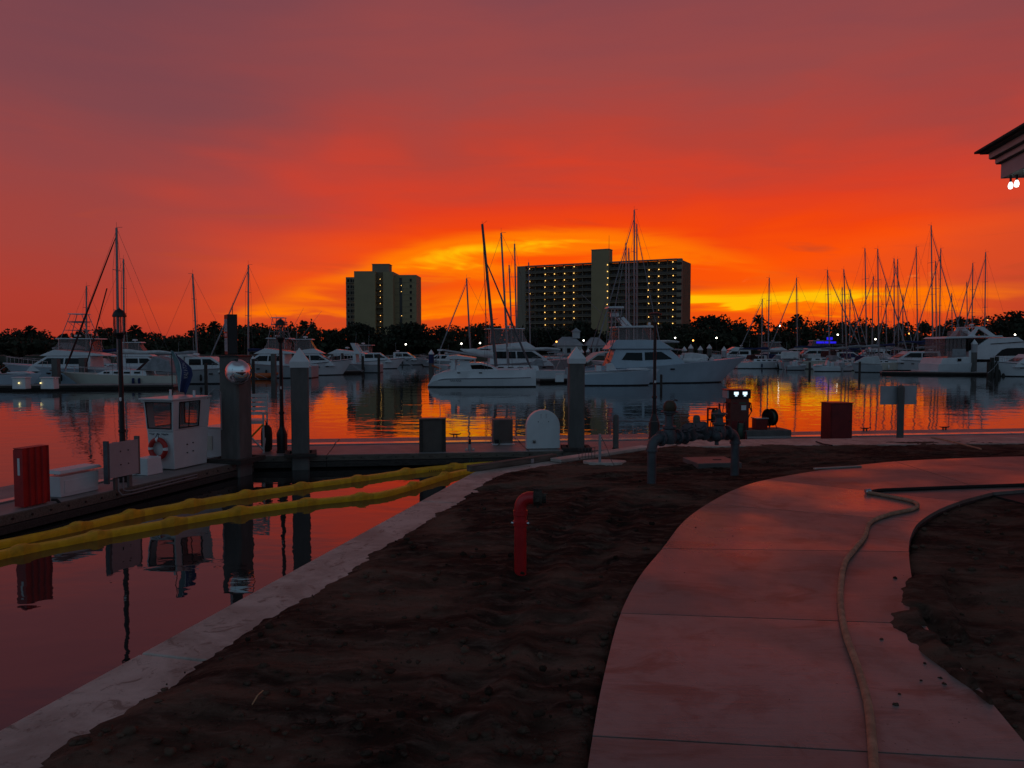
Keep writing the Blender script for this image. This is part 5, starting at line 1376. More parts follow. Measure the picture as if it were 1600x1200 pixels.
# ---- the big sport-fishing yacht -----------------------------------------
def sportfisher():
    Y = G(1000, 599, 0).y+1.5; k = Y/FPX; xl = A(905, 600, Y).x
    t = thing('fishing_yacht', 'big white sport-fishing yacht with flybridge and tower, bow to the right', 'yacht', (xl, Y, 0), R(3.5))
    X = lambda px: (px-905)*k; Z = lambda py: (599.5-py)*k
    L = X(1171); B = 4.9
    h, bs, hb, zs = hull_mesh(L, B, Z(581), Z(560), .16, .38, .86, 1.1, 24)
    hl = h.build('hull', 'gel_blue', t, smooth=35); bs.build('boot_stripe', 'antifoul', t)
    MB().box((X(1043), -hb(.52)*.93, Z(577.5)), (.40, .30, .12)).build('exhaust_port', 'win_dark', hl)
    wf = lerp_w(1.95, 1.55, Z(572), Z(545))
    hs = house(t, [(X(945), Z(577)), (X(957), Z(547)), (X(1040), Z(547)), (X(1063), Z(566)), (X(1066), Z(573))], wf, 'deckhouse', 'gel_blue', .05)
    side_windows(hs, [[(X(966), Z(563.5)), (X(974), Z(552.5)), (X(998), Z(552.5)), (X(998), Z(564.5))], [(X(1002), Z(564)), (X(1002), Z(552)), (X(1028), Z(551)), (X(1045), Z(562.5))]], wf)
    MB().prof([(X(1040.5), Z(547)), (X(1061), Z(564)), (X(1062), Z(564)), (X(1042), Z(546.8))], -1.3, 1.3).build('windscreen', 'gel_white', hs)
    wf2 = lerp_w(1.8, 1.7, Z(547), Z(533))
    house(t, [(X(946), Z(546.8)), (X(958), Z(533)), (X(1025), Z(533)), (X(1043), Z(544)), (X(1048), Z(546.8))], wf2, 'flybridge', 'gel_blue', .05)
    MB().prof([(X(960), Z(533)), (X(961), Z(514.5)), (X(1012), Z(514)), (X(1022), Z(533))], -1.55, 1.55).build('clear_curtain', 'vinyl', t)
    ht = MB().prof([(X(957), Z(514.3)), (X(957), Z(512.3)), (X(1013), Z(510.5)), (X(1017), Z(513)), (X(1015), Z(514))], -1.75, 1.75).build('hardtop', 'gel_white', t, bevel=.02)
    MB().sphere((X(1013), -.6, Z(508)), .16, 12, 8).build('dome', 'white_plastic', ht, smooth=180)
    for px in (962, 985, 1011):
        for s in (-1, 1): MB().cyl((X(px), s*1.57, Z(533)), (X(px), s*1.57, Z(514)), .03, n=6).build('stanchion', 'stainless', t)
    # tower
    tw = MB()
    for s in (-1, 1):
        for a, b in (((951, 545), (953, 482)), ((958, 512), (958, 482)), ((979, 512), (966, 497)), ((966, 497), (969, 482))):
            tw.cyl((X(a[0]), s*1.2, Z(a[1])), (X(b[0]), s*.8, Z(b[1])), .045, n=6)
        for py in (490, 497, 505, 520, 532): tw.cyl((X(951.5), s*1.05, Z(py)), (X(968 if py < 500 else 960), s*1.0, Z(py)), .03, n=5)
    for py in (490, 505, 520): tw.cyl((X(952), -1.0, Z(py)), (X(952), 1.0, Z(py)), .03, n=5)
    two = tw.build('tower', 'alu', t)
    MB().prof([(X(947), Z(484)), (X(948), Z(481.5)), (X(971), Z(481)), (X(972), Z(484))], -1.0, 1.0).build('tower_top', 'gel_white', two, bevel=.02)
    for s in (-1, 1): MB().prof([(X(966), Z(499)), (X(971), Z(497)), (X(984), Z(511.5)), (X(977), Z(511.5))], s*1.1-.05, s*1.1+.05).build('tower_strut', 'gel_white', two)
    MB().box((X(960), 0, Z(494)), (.7, 1.0, .35)).build('tower_helm', 'gel_white', two)
    # outriggers swung aft and up
    for s, p1 in ((-1, (1003, 379)), (1, (1000, 400))):
        pass
    for a, b, y in (((945, 560), (985, 430), -1.9), ((925, 556), (962, 440), 1.9)):
        MB().cyl((X(a[0]), y, Z(a[1])), (X(b[0]), y*1.15, Z(b[1])), .045, .02, n=6).build('outrigger', 'alu_dark', t)
    MB().cyl((X(905), -1.2, Z(463)), (X(958), -1.2, Z(512)), .022, n=5).build('antenna', 'alu', t)
    # cockpit awning and coaming, bow dinghy
    MB().prof([(X(912), Z(566)), (X(930), Z(553)), (X(947), Z(550.5)), (X(947), Z(552)), (X(931), Z(555)), (X(913), Z(568))], -1.9, 1.9).build('cockpit_awning', 'deck_white', t)
    for s in (-1, 1): MB().prof([(X(907), Z(581)), (X(909), Z(577)), (X(946), Z(571)), (X(946), Z(580))], s*2.1-.05, s*2.1+.05).build('coaming', 'gel_blue', t)
    rail(t, hb, zs, L, .70, .985, .30, 7)
    dg = thing('dinghy', 'small white covered dinghy carried on the fishing yacht foredeck', 'dinghy', t.matrix_basis @ Vector((X(1066), 0, Z(568.5))), R(3.5))
    w = X(1117)-X(1066)
    for s in (-1, 1): MB().tube([(0, s*.55, .22), (w*.6, s*.55, .22), (w*.9, s*.30, .32), (w, 0, .40)], [.24, .25, .22, .15], 10).build('side_tube', 'canvas_white', dg, smooth=60)
    MB().prof([(.15, .25), (.2, .92), (w*.35, .98), (w*.75, .80), (w*.88, .35)], -.62, .62).build('cover', 'canvas_white', dg, bevel=.12)
    MB().box((w*.80, -.40, .38), (.22, .3, .5)).cyl((w*.76, -.55, .1), (w*.88, -.55, .7), .10, n=8).build('outboard', 'print_black', dg)
    MB().box((-.02, -.1, .42), (.35, .6, .65)).build('console', 'gel_white', dg, bevel=.05)
sportfisher()

# ---- open boat lying in front of the yacht --------------------------------
def open_boat(label, px0, px1, py, hd=2.0, fs=.75, fb=1.15, ttop=True, hullm='gel_blue', eng=True, group='open motor boats'):
    c0 = G(px0, py, 0); k = c0.y/FPX; L = (px1-px0)*k*(1/max(.3, abs(math.cos(R(hd)))))
    if math.cos(R(hd)) < 0: c0 = G(px1, py, 0)
    t = thing('open_boat', label, 'motor boat', (c0.x, c0.y, 0), R(hd), group)
    B = L*.27; h, bs, hb, zs = hull_mesh(L, B, fs, fb, .13, .30, .86, 1.3, 14)
    h.build('hull', hullm, t, smooth=35); bs.build('boot_stripe', 'antifoul', t)
    for s in (-1, 1): MB().prof([(.1, zs(0)-.05), (.1, zs(0)+.25), (L*.6, zs(.6)+.22), (L*.9, zs(.9)+.02), (L*.9, zs(.9)-.05)], lambda x, z: s*hb(min(.99, x/L))*.9-.04, lambda x, z: s*hb(min(.99, x/L))*.9+.04).build('gunwale', 'gel_white', t)
    z = zs(.4); MB().prof([(L*.38, z), (L*.39, z+.85), (L*.45, z+.95), (L*.50, z+.35), (L*.52, z)], -.45, .45).build('console', 'gel_white', t, bevel=.04)
    MB().prof([(L*.42, z+.9), (L*.40, z+1.3), (L*.405, z+1.3), (L*.45, z+.9)], -.4, .4).build('windscreen', 'pane', t)
    MB().box((L*.30, 0, z+.35), (.5, .9, .7)).build('leaning_post', 'gel_white', t, bevel=.04)
    if ttop:
        for x in (L*.36, L*.47):
            for s in (-1, 1): MB().cyl((x, s*.55, z), (x, s*.55, z+1.95), .03, n=6).build('top_post', 'alu', t)
        MB().box((L*.41, 0, z+2.0), (L*.26, 1.7, .07)).build('t_top', 'gel_white', t, bevel=.02)
    MB().prof([(L*.62, zs(.62)+.0), (L*.64, zs(.62)+.32), (L*.84, zs(.84)+.22), (L*.90, zs(.9)+.02)], -.5, .5).build('foredeck', 'gel_white', t, bevel=.04)
    if eng:
        for y in (-.35, .35): MB().box((-.30, y, zs(0)+.35), (.5, .36, .62), taper=.85).cyl((-.25, y, zs(0)), (-.3, y, -.4), .09, n=8).build('outboard', 'gel_grey', t)
    return t
open_boat('low white open boat moored in front of the fishing yacht', 893, 1031, 602, 1.5, .95, 1.45, False)

# ---- yacht at the right edge ----------------------------------------------
def right_yacht():
    Y = G(1500, 584, 0).y; k = Y/FPX; xl = A(1450, 584, Y).x
    t = thing('motor_yacht', 'large white motor yacht at the right edge with curtained aft deck', 'yacht', (xl, Y, 0), R(2))
    X = lambda px: (px-1450)*k; Z = lambda py: (584-py)*k
    L = X(1665); B = 5.0
    h, bs, hb, zs = hull_mesh(L, B, Z(568.5), Z(557), .12, .25, .92, 1.2, 20)
    hl = h.build('hull', 'gel_white', t, smooth=35); bs.build('boot_stripe', 'antifoul', t)
    MB().box((-.45, 0, Z(579.5)), (1.2, B*.86, .12)).build('swim_platform', 'gel_white', t, bevel=.03)
    MB().box((X(1481), -hb(.15)-.005, Z(562)+.02), (.42, .10, .34)).build('hull_hatch', 'win_dark', t)
    wf = lerp_w(2.36, 2.25, Z(570), Z(540))
    hs = house(t, [(X(1452), Z(570)), (X(1456), Z(559)), (X(1497), Z(557)), (X(1497), Z(549)), (X(1528), Z(528.5)), (X(1573), Z(527)), (X(1592), Z(539)), (X(1625), Z(556)), (X(1630), Z(563)), (X(1500), Z(566))], wf, 'deckhouse', 'gel_white', .05)
    side_windows(hs, [[(X(1537), Z(556)), (X(1548), Z(546.5)), (X(1556), Z(544)), (X(1592), Z(543)), (X(1600), Z(547)), (X(1604), Z(555))], [(X(1500), Z(565.3)), (X(1500), Z(560.8)), (X(1531), Z(560.8)), (X(1531), Z(565.3))]], lambda x, z: wf(x, z))
    MB().prof([(X(1530), Z(537)), (X(1585), Z(533.5)), (X(1585), Z(534.4)), (X(1530), Z(538))], -2.36, -2.26).build('style_line', 'win_dark', hs)
    MB().prof([(X(1496), Z(549)), (X(1496), Z(529)), (X(1526), Z(528.5)), (X(1497.5), Z(549))], -2.1, 2.1).build('saloon_glass', 'win_dark', t)
    MB().prof([(X(1457), Z(529.5)), (X(1462), Z(526.5)), (X(1520), Z(525)), (X(1547), Z(524.5)), (X(1549), Z(527)), (X(1500), Z(528.2))], -2.4, 2.4).build('hardtop', 'gel_white', t, bevel=.03)
    MB().prof([(X(1459), Z(557)), (X(1460), Z(529.2)), (X(1492), Z(528.6)), (X(1492), Z(557))], -2.2, 2.2).build('clear_curtain', 'vinyl', t)
    for px in (1460, 1466, 1472, 1478, 1485, 1492):
        MB().box((X(px), -2.215, (Z(557)+Z(529))/2), (.05, .03, Z(529)-Z(557)-.05)).build('curtain_seam', 'print_black', t)
    MB().prof([(X(1471), Z(557)), (X(1471), Z(545)), (X(1492), Z(545)), (X(1492), Z(557))], -2.25, -2.205).build('canvas_panel', 'canvas_grey', t)
    for s in (-1, 1): MB().prof([(X(1493), Z(526)), (X(1497), Z(525.5)), (X(1510), Z(511.5)), (X(1520), Z(511)), (X(1541), Z(525.5)), (X(1531), Z(525.5)), (X(1513), Z(514)), (X(1506), Z(525.8))], s*1.9-.1, s*1.9+.1).build('radar_arch', 'gel_white', t, bevel=.02)
    MB().box((X(1514), 0, Z(511.5)), (1.0, 3.7, .12)).build('arch_top', 'gel_white', t)
    MB().prof([(X(1489), Z(525.5)), (X(1490), Z(517)), (X(1501), Z(517)), (X(1501), Z(525.5))], -1.4, 1.4).build('bridge_curtain', 'vinyl', t)
    rail(t, hb, zs, L, .60, .985, .5, 9)
    radar(t, X(1517), 0, Z(511)+.05)
right_yacht()
EXPR = motor_yacht('low white express cruiser left of the curtained yacht, bow toward the left', 1432, 578.5, 13.5, 176, 4.2, 1.3, 1.75, fly=False, scale_h=1.1, canvas=None)

# ---- left group -----------------------------------------------------------
motor_yacht('pale blue-grey convertible yacht with rust-red flybridge curtains at far left', 112, 600, 12.0, 186, 4.0, 1.35, 2.0, 'gel_blue', tower=True, scale_h=.92)
def ketch():
    t = sailboat('cream sailing yacht with tallest mast on the left, along the dock', 182, 356, 185, 604, 10.2, 182, 'gel_cream', 'canvas_white', mr=.13, sp=(.42, .70), jibm='canvas_maroon', name='sailboat')
    L = 10.2
    MB().cyl((L*.8, 0, 1.6), (L*.60, 0, 8.6), .05, n=6).build('inner_stay', 'canvas_maroon', t)
    for x in (L*.28, L*.33): 
        fender_hang(t, x, L*.145+.08, .55, 'canvas_navy')
    MB().prof([(L*.02, 1.2), (L*.05, 2.3), (L*.18, 2.7), (L*.30, 1.5)], -1.0, 1.0).build('cockpit_cover', 'canvas_grey', t, bevel=.1)
    MB().tube([(L*.99, 0, 1.25), (L*1.10, 0, 1.45)], .06, 6).build('bowsprit', 'teak', t)
ketch()
open_boat('white runabout at the left edge, its bow pointing right', -70, 62, 607, 3, .8, 1.3, False)
motor_yacht('white cruiser with rosy curtains behind the lantern post', 222, 588, 9.5, 10, fs=1.0, fb=1.6, scale_h=.95)
motor_yacht('grey-hulled pilothouse boat right of the flag', 323, 599, 8.6, 2, 2.9, 1.25, 1.7, 'gel_grey', fly=False, scale_h=.95, canvas='canvas_white')
motor_yacht('fishing boat with lattice tower behind the lantern post and mirror ball', 425, 590, 9.8, 178, 3.6, 1.3, 1.9, 'gel_grey', tower=True, riggers=True)
motor_yacht('white convertible boat behind the pointed pile cap', 487, 586, 10.0, 8, 3.6, 1.2, 2.0, 'gel_white', riggers=True)
motor_yacht('cruiser with a radar arch, second boat right of the pointed pile cap', 535, 582, 10.5, 182, 3.6, 1.1, 1.7, 'gel_grey', arch=True, encl=False)
motor_yacht('small white pilothouse boat below the left tower', 585, 576, 9.5, 8, 3.2, 1.1, 1.7, 'gel_white', fly=False, canvas='canvas_white')
motor_yacht('last small grey boat before the open water, below the right corner of the left tower', 630, 570, 9.0, 2, 3.0, 1.0, 1.5, 'gel_grey', fly=False)
t = thing('dinghy', 'little orange dinghy tied beside the thick concrete pile', 'dinghy', G(408, 592, 0), R(0), None)
for s in (-1, 1): MB().tube([(-1.5, s*.6, .35), (.8, s*.6, .35), (1.5, s*.3, .5), (1.8, 0, .6)], [.28, .28, .22, .12], 10).build('side_tube', 'orange_hull', t, smooth=60)
MB().box((-.2, 0, .3), (2.6, 1.0, .25)).build('floor', 'gel_grey', t); MB().box((-1.5, 0, .7), (.3, .4, .7), taper=.8).build('outboard', 'gel_grey', t)
# ---- middle ---------------------------------------------------------------
motor_yacht('large white convertible with pink curtains behind the catamaran mast', 805, 592, 14.5, 6, 4.6, 1.5, 2.3, 'gel_grey', scale_h=1.25)
motor_yacht('dark-hulled day boat moored at the short dock behind the arched board', 862, 589, 8.5, 186, 3.0, 1.0, 1.4, 'gel_grey', fly=False, canvas='canvas_grey')
# ---- right-hand basin ------------------------------------------------------
motor_yacht('white trawler just right of the fishing yacht bow', 1152, 569, 11.5, 176, 3.9, 1.3, 2.1, encl=False, scale_h=1.0)
motor_yacht('white cruiser with rosy curtains behind the trawler', 1212, 566, 12, 4, 3.9, 1.2, 1.9, scale_h=1.0)
motor_yacht('grey cabin boat stern-on in the crowded right basin', 1238, 576, 9, 62, 3.4, 1.1, 1.6, 'gel_grey', fly=False, canvas='canvas_white')
bl = motor_yacht('cruiser whose upper deck glows with blue lights', 1272, 567, 13, 178, 4.2, 1.3, 2.0, 'gel_grey', scale_h=1.05)
MB().box((4.6, 1.42, 4.25), (4.0, .05, .40)).build('blue_light_strip', 'lamp_blue', bl)
MB().box((3.9, 1.35, 5.05), (1.2, .05, .55)).build('blue_light_panel', 'lamp_blue', bl)
open_boat('small grey skiff low on the water in the right basin', 1228, 1262, 578.5, 4, .5, .75, False, 'gel_grey')
open_boat('white skiff below the blue-lit cruiser', 1268, 1312, 580.5, 176, .55, .8, False, 'gel_white')
open_boat('longer white skiff beside the tilted covered boat', 1298, 1336, 580, 4, .5, .8, False, 'gel_white')
t = open_boat('covered boat with white tarpaulin beside the express cruiser', 1336, 1378, 582, 160, .9, 1.3, False, 'gel_grey', False)
MB().prof([(.1, 1.05), (.5, 2.2), (2.2, 2.1), (3.4, 1.35), (3.5, 1.2)], -.6, .6).build('tarpaulin', 'canvas_white', t, bevel=.1)
motor_yacht('white-wrapped boat cut off by the right edge of the view', 1612, 588, 9.5, 178, 3.4, 1.2, 1.8, 'gel_white', fly=False, canvas='canvas_white')

motor_yacht('small cuddy boat with a blue cover between trawler and crowded basin', 1183, 573, 7.5, 170, 2.6, .9, 1.3, 'gel_white', fly=False, canvas='canvas_navy', scale_h=.8)
motor_yacht('white sedan cruiser behind the white skiffs', 1318, 572, 10.5, 8, 3.5, 1.1, 1.7, 'gel_white', fly=False, canvas='canvas_maroon')
motor_yacht('grey flybridge cruiser beyond the covered boat', 1362, 568, 11, 172, 3.6, 1.2, 1.8, 'gel_grey', encl=False)
motor_yacht('small white boat half hidden left of the catamaran stern', 690, 573, 8, 176, 2.8, .9, 1.4, 'gel_grey', fly=False, canvas='canvas_grey', scale_h=.85)
motor_yacht('cabin boat with a grey cover between flag and thick pile, farther back', 268, 584, 9, 172, 3.2, 1.1, 1.6, 'gel_white', fly=False, canvas='canvas_grey', scale_h=.9)
motor_yacht('flybridge boat behind the dark piles below the left tower', 562, 575, 9.5, 174, 3.2, 1.0, 1.6, 'gel_white', encl=True, scale_h=.85)

# ---- sailing boats told apart by their masts ---------------------------------
ORD = ['first', 'second', 'third', 'fourth', 'fifth', 'sixth', 'seventh', 'eighth', 'ninth', 'tenth', 'eleventh', 'twelfth', 'thirteenth', 'fourteenth', 'fifteenth', 'sixteenth', 'seventeenth', 'eighteenth', 'nineteenth', 'twentieth', 'twenty-first', 'twenty-second', 'twenty-third', 'twenty-fourth', 'twenty-fifth']
LEFT = [(135, 447, 135, 96, 9, 'shorter mast left of the tallest left-hand mast'), (193, 405, 194, 92, 10, 'pale mast directly above the left lantern post'),
        (301, 428, 309, 88, 10, 'mast leaning above the pilothouse boat'), (388, 414, 388, 92, 11, 'mast right of the black price sign')]
for px, yt, pb, Y, L, lab in LEFT: sailboat('sailboat with '+lab, px, yt, pb, 0, L, rnd.choice((4, 176)), Y=Y, cover=rnd.choice(('canvas_navy', 'canvas_grey')), mr=.12, jib=px in (388,))
MID = [(729, 435, 736, 96, 10, 180, 'single mast left of the catamaran mast', 1), (783, 364, 794, 78, 11.5, 178, 'tall raked mast just right of the catamaran mast', 0), (795.5, 414, 801, 105, 9, 90, 'thin mast close left of the apartment slab corner', 0), (804, 381, 808, 98, 10, 90, 'mast overlapping the left corner of the apartment slab', 1),
       (826, 410, 829, 118, 10, 90, 'pale mast in front of the lit left gallery end', 0), (978, 380, 979, 108, 11, 120, 'mast just left of the tallest middle mast', 1), (982.5, 388, 983, 118, 11, 60, 'second mast left of the tallest middle mast', 0), (991, 328, 991, 100, 13, 150, 'tallest mast in the middle, behind the fishing yacht', 1), (995, 350, 995.5, 112, 13, 40, 'mast hugging the right side of the tallest middle mast', 1)]
for px, yt, pb, Y, L, hd, lab, jb in MID: sailboat('sailboat with '+lab, px, yt, pb, 0, L, hd, Y=Y, cover=rnd.choice(('canvas_white', 'canvas_navy', 'canvas_grey')), mr=.125, jib=jb, small=True)
RT = [(1191, 467, 1190, 128), (1202, 434, 1200, 122), (1244.5, 434, 1246, 132), (1293, 422, 1296, 120), (1316, 449, 1316, 140), (1318.5, 421, 1323, 116), (1328.5, 452, 1327, 142), (1351.5, 388, 1354, 124), (1364.5, 432, 1362, 132), (1371.5, 389, 1373, 112), (1384, 444, 1385, 138), (1397, 404, 1397, 126), (1402.5, 405, 1404, 133), (1411, 460, 1410, 145), (1431.5, 386, 1434, 130), (1455, 352, 1457.5, 116), (1462, 408, 1463, 122), (1470, 388, 1467, 128), (1487, 458, 1488, 150), (1510.5, 441, 1512, 146), (1520, 411, 1518, 134), (1540, 394, 1538, 128)]
HD = [172, 8, 176, 4, 150, 20, 40, 8, 160, 5, 90, 30, 175, 60, 120, 6, 20, 170, 90, 150, 184, 176]
n_ = len(RT)
for i, (px, yt, pb, Y) in enumerate(RT):
    q = n_-1-i
    sailboat('sailboat in the right basin, its mast the %s counting from the right edge' % ORD[q], px, yt, pb, 0, 9.5+(i % 4), HD[i], rnd.choice(('gel_white', 'gel_white', 'gel_grey', 'gel_cream')), rnd.choice(('canvas_navy', 'canvas_maroon', 'canvas_grey', 'canvas_navy')), Y=Y, jib=i % 3 != 1, mr=.11, small=True)

# ---- marina docks, piles, lights -----------------------------------------------
def marina_dock(label, a, b, w=2.2, z=.36):
    d = (b-a); L = d.length; t = thing('marina_dock', label, 'dock', (a.x, a.y, 0), math.atan2(d.y, d.x))
    n = max(1, int(L/6))
    for k in range(n): MB().box((L*(k+.5)/n, 0, z-.10), (L/n-.03, w, .20)).build('deck_slab', 'dock_concrete', t)
    MB().box((L/2, 0, z-.38), (L-.05, w*.86, .34)).build('float', 'dock_dark', t)
    for s in (-1, 1): MB().box((L/2, s*(w/2+.04), z-.11), (L, .07, .14)).build('waler_board', 'timber_dark', t)
marina_dock('far floating dock in front of the cream sailing yacht', G(-160, 609, 0), G(278, 606.5, 0))
marina_dock('far floating dock behind the boats left of the tower reflection', G(250, 592, 0), G(560, 583, 0), 2.0)
marina_dock('short floating dock right of the catamaran bow', G(838, 597, 0), G(915, 596, 0), 2.4)
marina_dock('far floating dock along the right-hand motor yachts', G(1376, 584.5, 0), G(1780, 589, 0), 2.2)
marina_dock('far floating dock behind the crowded right basin', G(1150, 566, 0), G(1420, 566, 0), 2.0)

def far_pile(label, px, ytop, ybase, w, m='timber_dark', cap=True, sleeve=None, group='capped piles among the far boats', sq=False):
    p = G(px, ybase, 0); k = p.y/FPX; H = A(px, ytop, p.y).z; r = w*k/2
    t = thing('mooring_pile', label, 'piling', (p.x, p.y, 0), 0, group)
    ch = r*1.9 if cap else 0
    if sq: MB().box((0, 0, (H-ch)/2-.5), (2*r, 2*r, H-ch+1)).build('shaft', m, t)
    else: MB().cyl((0, 0, -1), (0, 0, H-ch), r, n=12).build('shaft', m, t, smooth=50)
    if sleeve: MB().cyl((0, 0, H-ch-1.0), (0, 0, H-ch-.002), r*1.05, n=12).build('sleeve', sleeve, t)
    if cap: MB().lathe([(r*1.12, H-ch), (r*1.12, H-ch+r*.35), (.01, H)], n=12).build('cap', 'white_plastic', t)
far_pile('pile with blue collar and white cone cap left of the catamaran', 674, 546, 590, 8, 'pile_concrete', sleeve='canvas_navy')
far_pile('white-coned pile in front of the curtained yacht at right', 1521, 530, 585, 8.5, 'pile_concrete', sleeve='gel_grey')
far_pile('square grey pile at far left near the pale yacht', 88.5, 561, 605, 9, 'pile_concrete', False, sq=True)
far_pile('square grey pile behind the cream sailing yacht bow', 131, 559, 602, 9, 'pile_concrete', False, sq=True)
far_pile('dark round pile between flag and mirror ball', 322, 568, 603, 5, 'timber_dark', False)
far_pile('dark round pile just right of the mirror ball', 396, 556, 600, 5, 'timber_dark', True)
far_pile('grey pile before the fishing boat with lattice tower', 428, 553, 594, 7, 'pile_concrete', False, sq=True)
for px, yt, lab in ((519, 553, 'grey pile at the stern of the white convertible boat'), (535, 552, 'dark pile left of centre among the small boats'), (567, 556, 'dark pile below the left corner of the left tower'), (592, 553, 'dark pile below the lit stair of the left tower')):
    far_pile(lab, px, yt, 583, 4.2, 'timber_dark' if 'dark' in lab else 'pile_concrete', False)
for k_, (px, yt) in enumerate(((1069, 541), (1079, 537.5), (1094, 540), (1108, 537.5), (1131, 541))):
    far_pile('white-coned pile beyond the fishing yacht, %s from the left' % ORD[k_], px, yt, 572+k_ % 2*2, 7.5 if k_ != 4 else 8, 'pile_concrete', sleeve='gel_grey' if k_ == 4 else None)
for px, yt, lab in ((909, 545, 'white-coned pile right of the big pointed pile cap'), (919, 544, 'second white-coned pile right of the big pointed pile cap')): far_pile(lab, px, yt, 578, 6.5, 'pile_concrete')
far_pile('dark pile standing at the open boat bow', 1033, 585, 606, 4, 'timber_dark', False)
far_pile('dark pile before the crowded right basin', 1265, 566, 584, 3.5, 'timber_dark', False)
far_pile('dark pile left of the covered boat', 1343, 565, 586, 3.5, 'timber_dark', False)
t = thing('dock_cluster', 'dark clustered dock piles beside the curtained yacht', 'piling', G(1552, 588, 0))
for k_, (x, h_) in enumerate(((-.55, 1.7), (-.1, 2.2), (.35, 2.3), (.75, 1.6), (1.2, 1.3))): MB().cyl((x, .15*(k_ % 2), -1), (x, .15*(k_ % 2), h_), .22, n=10).build('pile', 'timber_dark', t, smooth=50)
# pedestals with lights on the far-left dock
for px, lab in ((34, 'lit white dock pedestal box at far left'), (78, 'lit white dock box under the pale yacht')):
    p = G(px, 607.5, .36); t = thing('dock_pedestal', lab, 'pedestal', (p.x, p.y, .36), 0, 'lit boxes on the far-left dock')
    MB().box((0, 0, .40), (1.0, .7, .8), taper=.95).build('box', 'white_plastic', t, bevel=.03); MB().box((0, 0, .84), (1.08, .78, .07)).build('lid', 'white_plastic', t)
    MB().sphere((.05 if px < 50 else -.45, -.40, .45), .055, 10, 6).build('light', 'pedestal_light', t)
p = G(870, 597, .36); t = thing('dock_box', 'white dock box on the short dock right of the catamaran', 'dock box', (p.x, p.y, .36)); MB().box((.25, .3, .33), (.75, .6, .66)).build('body', 'white_plastic', t, bevel=.03); MB().box((.25, .3, .69), (.8, .66, .06)).build('lid', 'white_plastic', t)

# ================================================================== FAR SHORE
struct(MB().add([(-900, 205, .9), (900, 205, .9), (1500, 1500, 3), (-1500, 1500, 3), (-900, 205, -1), (900, 205, -1)], [(0, 1, 2, 3), (4, 5, 1, 0)]).build('far_shore', 'shore'))
def quads_mesh(name, C, S, rng, m, nrm=None):
    n = len(C); a = rng.normal(size=(n, 3)); a /= np.linalg.norm(a, axis=1)[:, None]; b = rng.normal(size=(n, 3)); b -= (b*a).sum(1)[:, None]*a; b /= np.linalg.norm(b, axis=1)[:, None]
    S = np.asarray(S)[:, None]; V = np.empty((n*4, 3), np.float32)
    V[0::4] = C-a*S*.6-b*S*.45; V[1::4] = C+a*S*.5-b*S*.55; V[2::4] = C+a*S*.65+b*S*.4; V[3::4] = C-a*S*.45+b*S*.6
    me = bpy.data.meshes.new(name); me.vertices.add(n*4); me.vertices.foreach_set('co', V.ravel()); me.loops.add(n*4); me.loops.foreach_set('vertex_index', np.arange(n*4, dtype=np.int32))
    me.polygons.add(n); me.polygons.foreach_set('loop_start', np.arange(0, n*4, 4, dtype=np.int32)); me.polygons.foreach_set('loop_total', np.full(n, 4, np.int32)); me.update(calc_edges=True)
    me.materials.append(M[m]); return me
RNG = np.random.default_rng(11)
def crown_pts(cx, cy, z0, h, w, n, lobes=9):
    C = []; S = []
    lob = []
    for k in range(lobes):
        f = RNG.random(); ang = RNG.random()*6.283; rad = w*.5*RNG.random()**.6*(1-.45*f)
        lob.append((cx+rad*math.cos(ang), cy+rad*math.sin(ang)*.8, z0+h*(.30+.58*f), w*(.17+.14*RNG.random()), h*(.11+.09*RNG.random())))
    for k in range(n):
        x, y, z, rx, rzz = lob[k % lobes]; d = RNG.normal(size=3); d /= np.linalg.norm(d); r = (.55+.5*RNG.random())
        C.append((x+d[0]*rx*r, y+d[1]*rx*r, z+d[2]*rzz*r)); S.append(.28+.5*RNG.random())
    return C, S
TOPS = [(-400, 512), (0, 516), (60, 511), (100, 518), (150, 508), (200, 514), (260, 520), (330, 508), (400, 503), (460, 498), (520, 506), (600, 515), (680, 512), (760, 503), (830, 508), (1000, 512), (1080, 498), (1120, 491), (1160, 497), (1220, 503), (1300, 500), (1350, 496), (1420, 499), (1480, 503), (1530, 497), (1570, 492), (1600, 484), (1700, 480), (2100, 490)]
def top_at(px):
    for (a, ya), (b, yb) in zip(TOPS[:-1], TOPS[1:]):
        if a <= px <= b: return ya+(yb-ya)*(px-a)/(b-a)
    return 505
def tree_line():
    C = []; S = []
    for row, (Y, drop, n) in enumerate(((232, 9, 420), (255, 4, 480), (280, 0, 560))):
        px = -420.0
        while px < 2050:
            yt = top_at(max(-400, min(2090, px)))+drop+rnd.uniform(-6, 9); P = A(px, yt, Y+rnd.uniform(-8, 8)); h = P.z-.9; w = rnd.uniform(6, 16)
            c, s = crown_pts(P.x, P.y, .9, h, w, n, 11); C += c; S += s
            # understorey fill
            for k in range(60): C.append((P.x+rnd.uniform(-w*.5, w*.5), P.y+rnd.uniform(-3, 3), .9+rnd.random()*h*.45)); S.append(1.3)
            px += rnd.uniform(24, 40)
    me = quads_mesh('tree_line', np.array(C), S, RNG, 'leaf')
    o = bpy.data.objects.new('tree_line', me); COL.objects.link(o); stuff(o); o['label'] = 'dark wood along the far shore under the sunset'; o['category'] = 'wood'
tree_line()
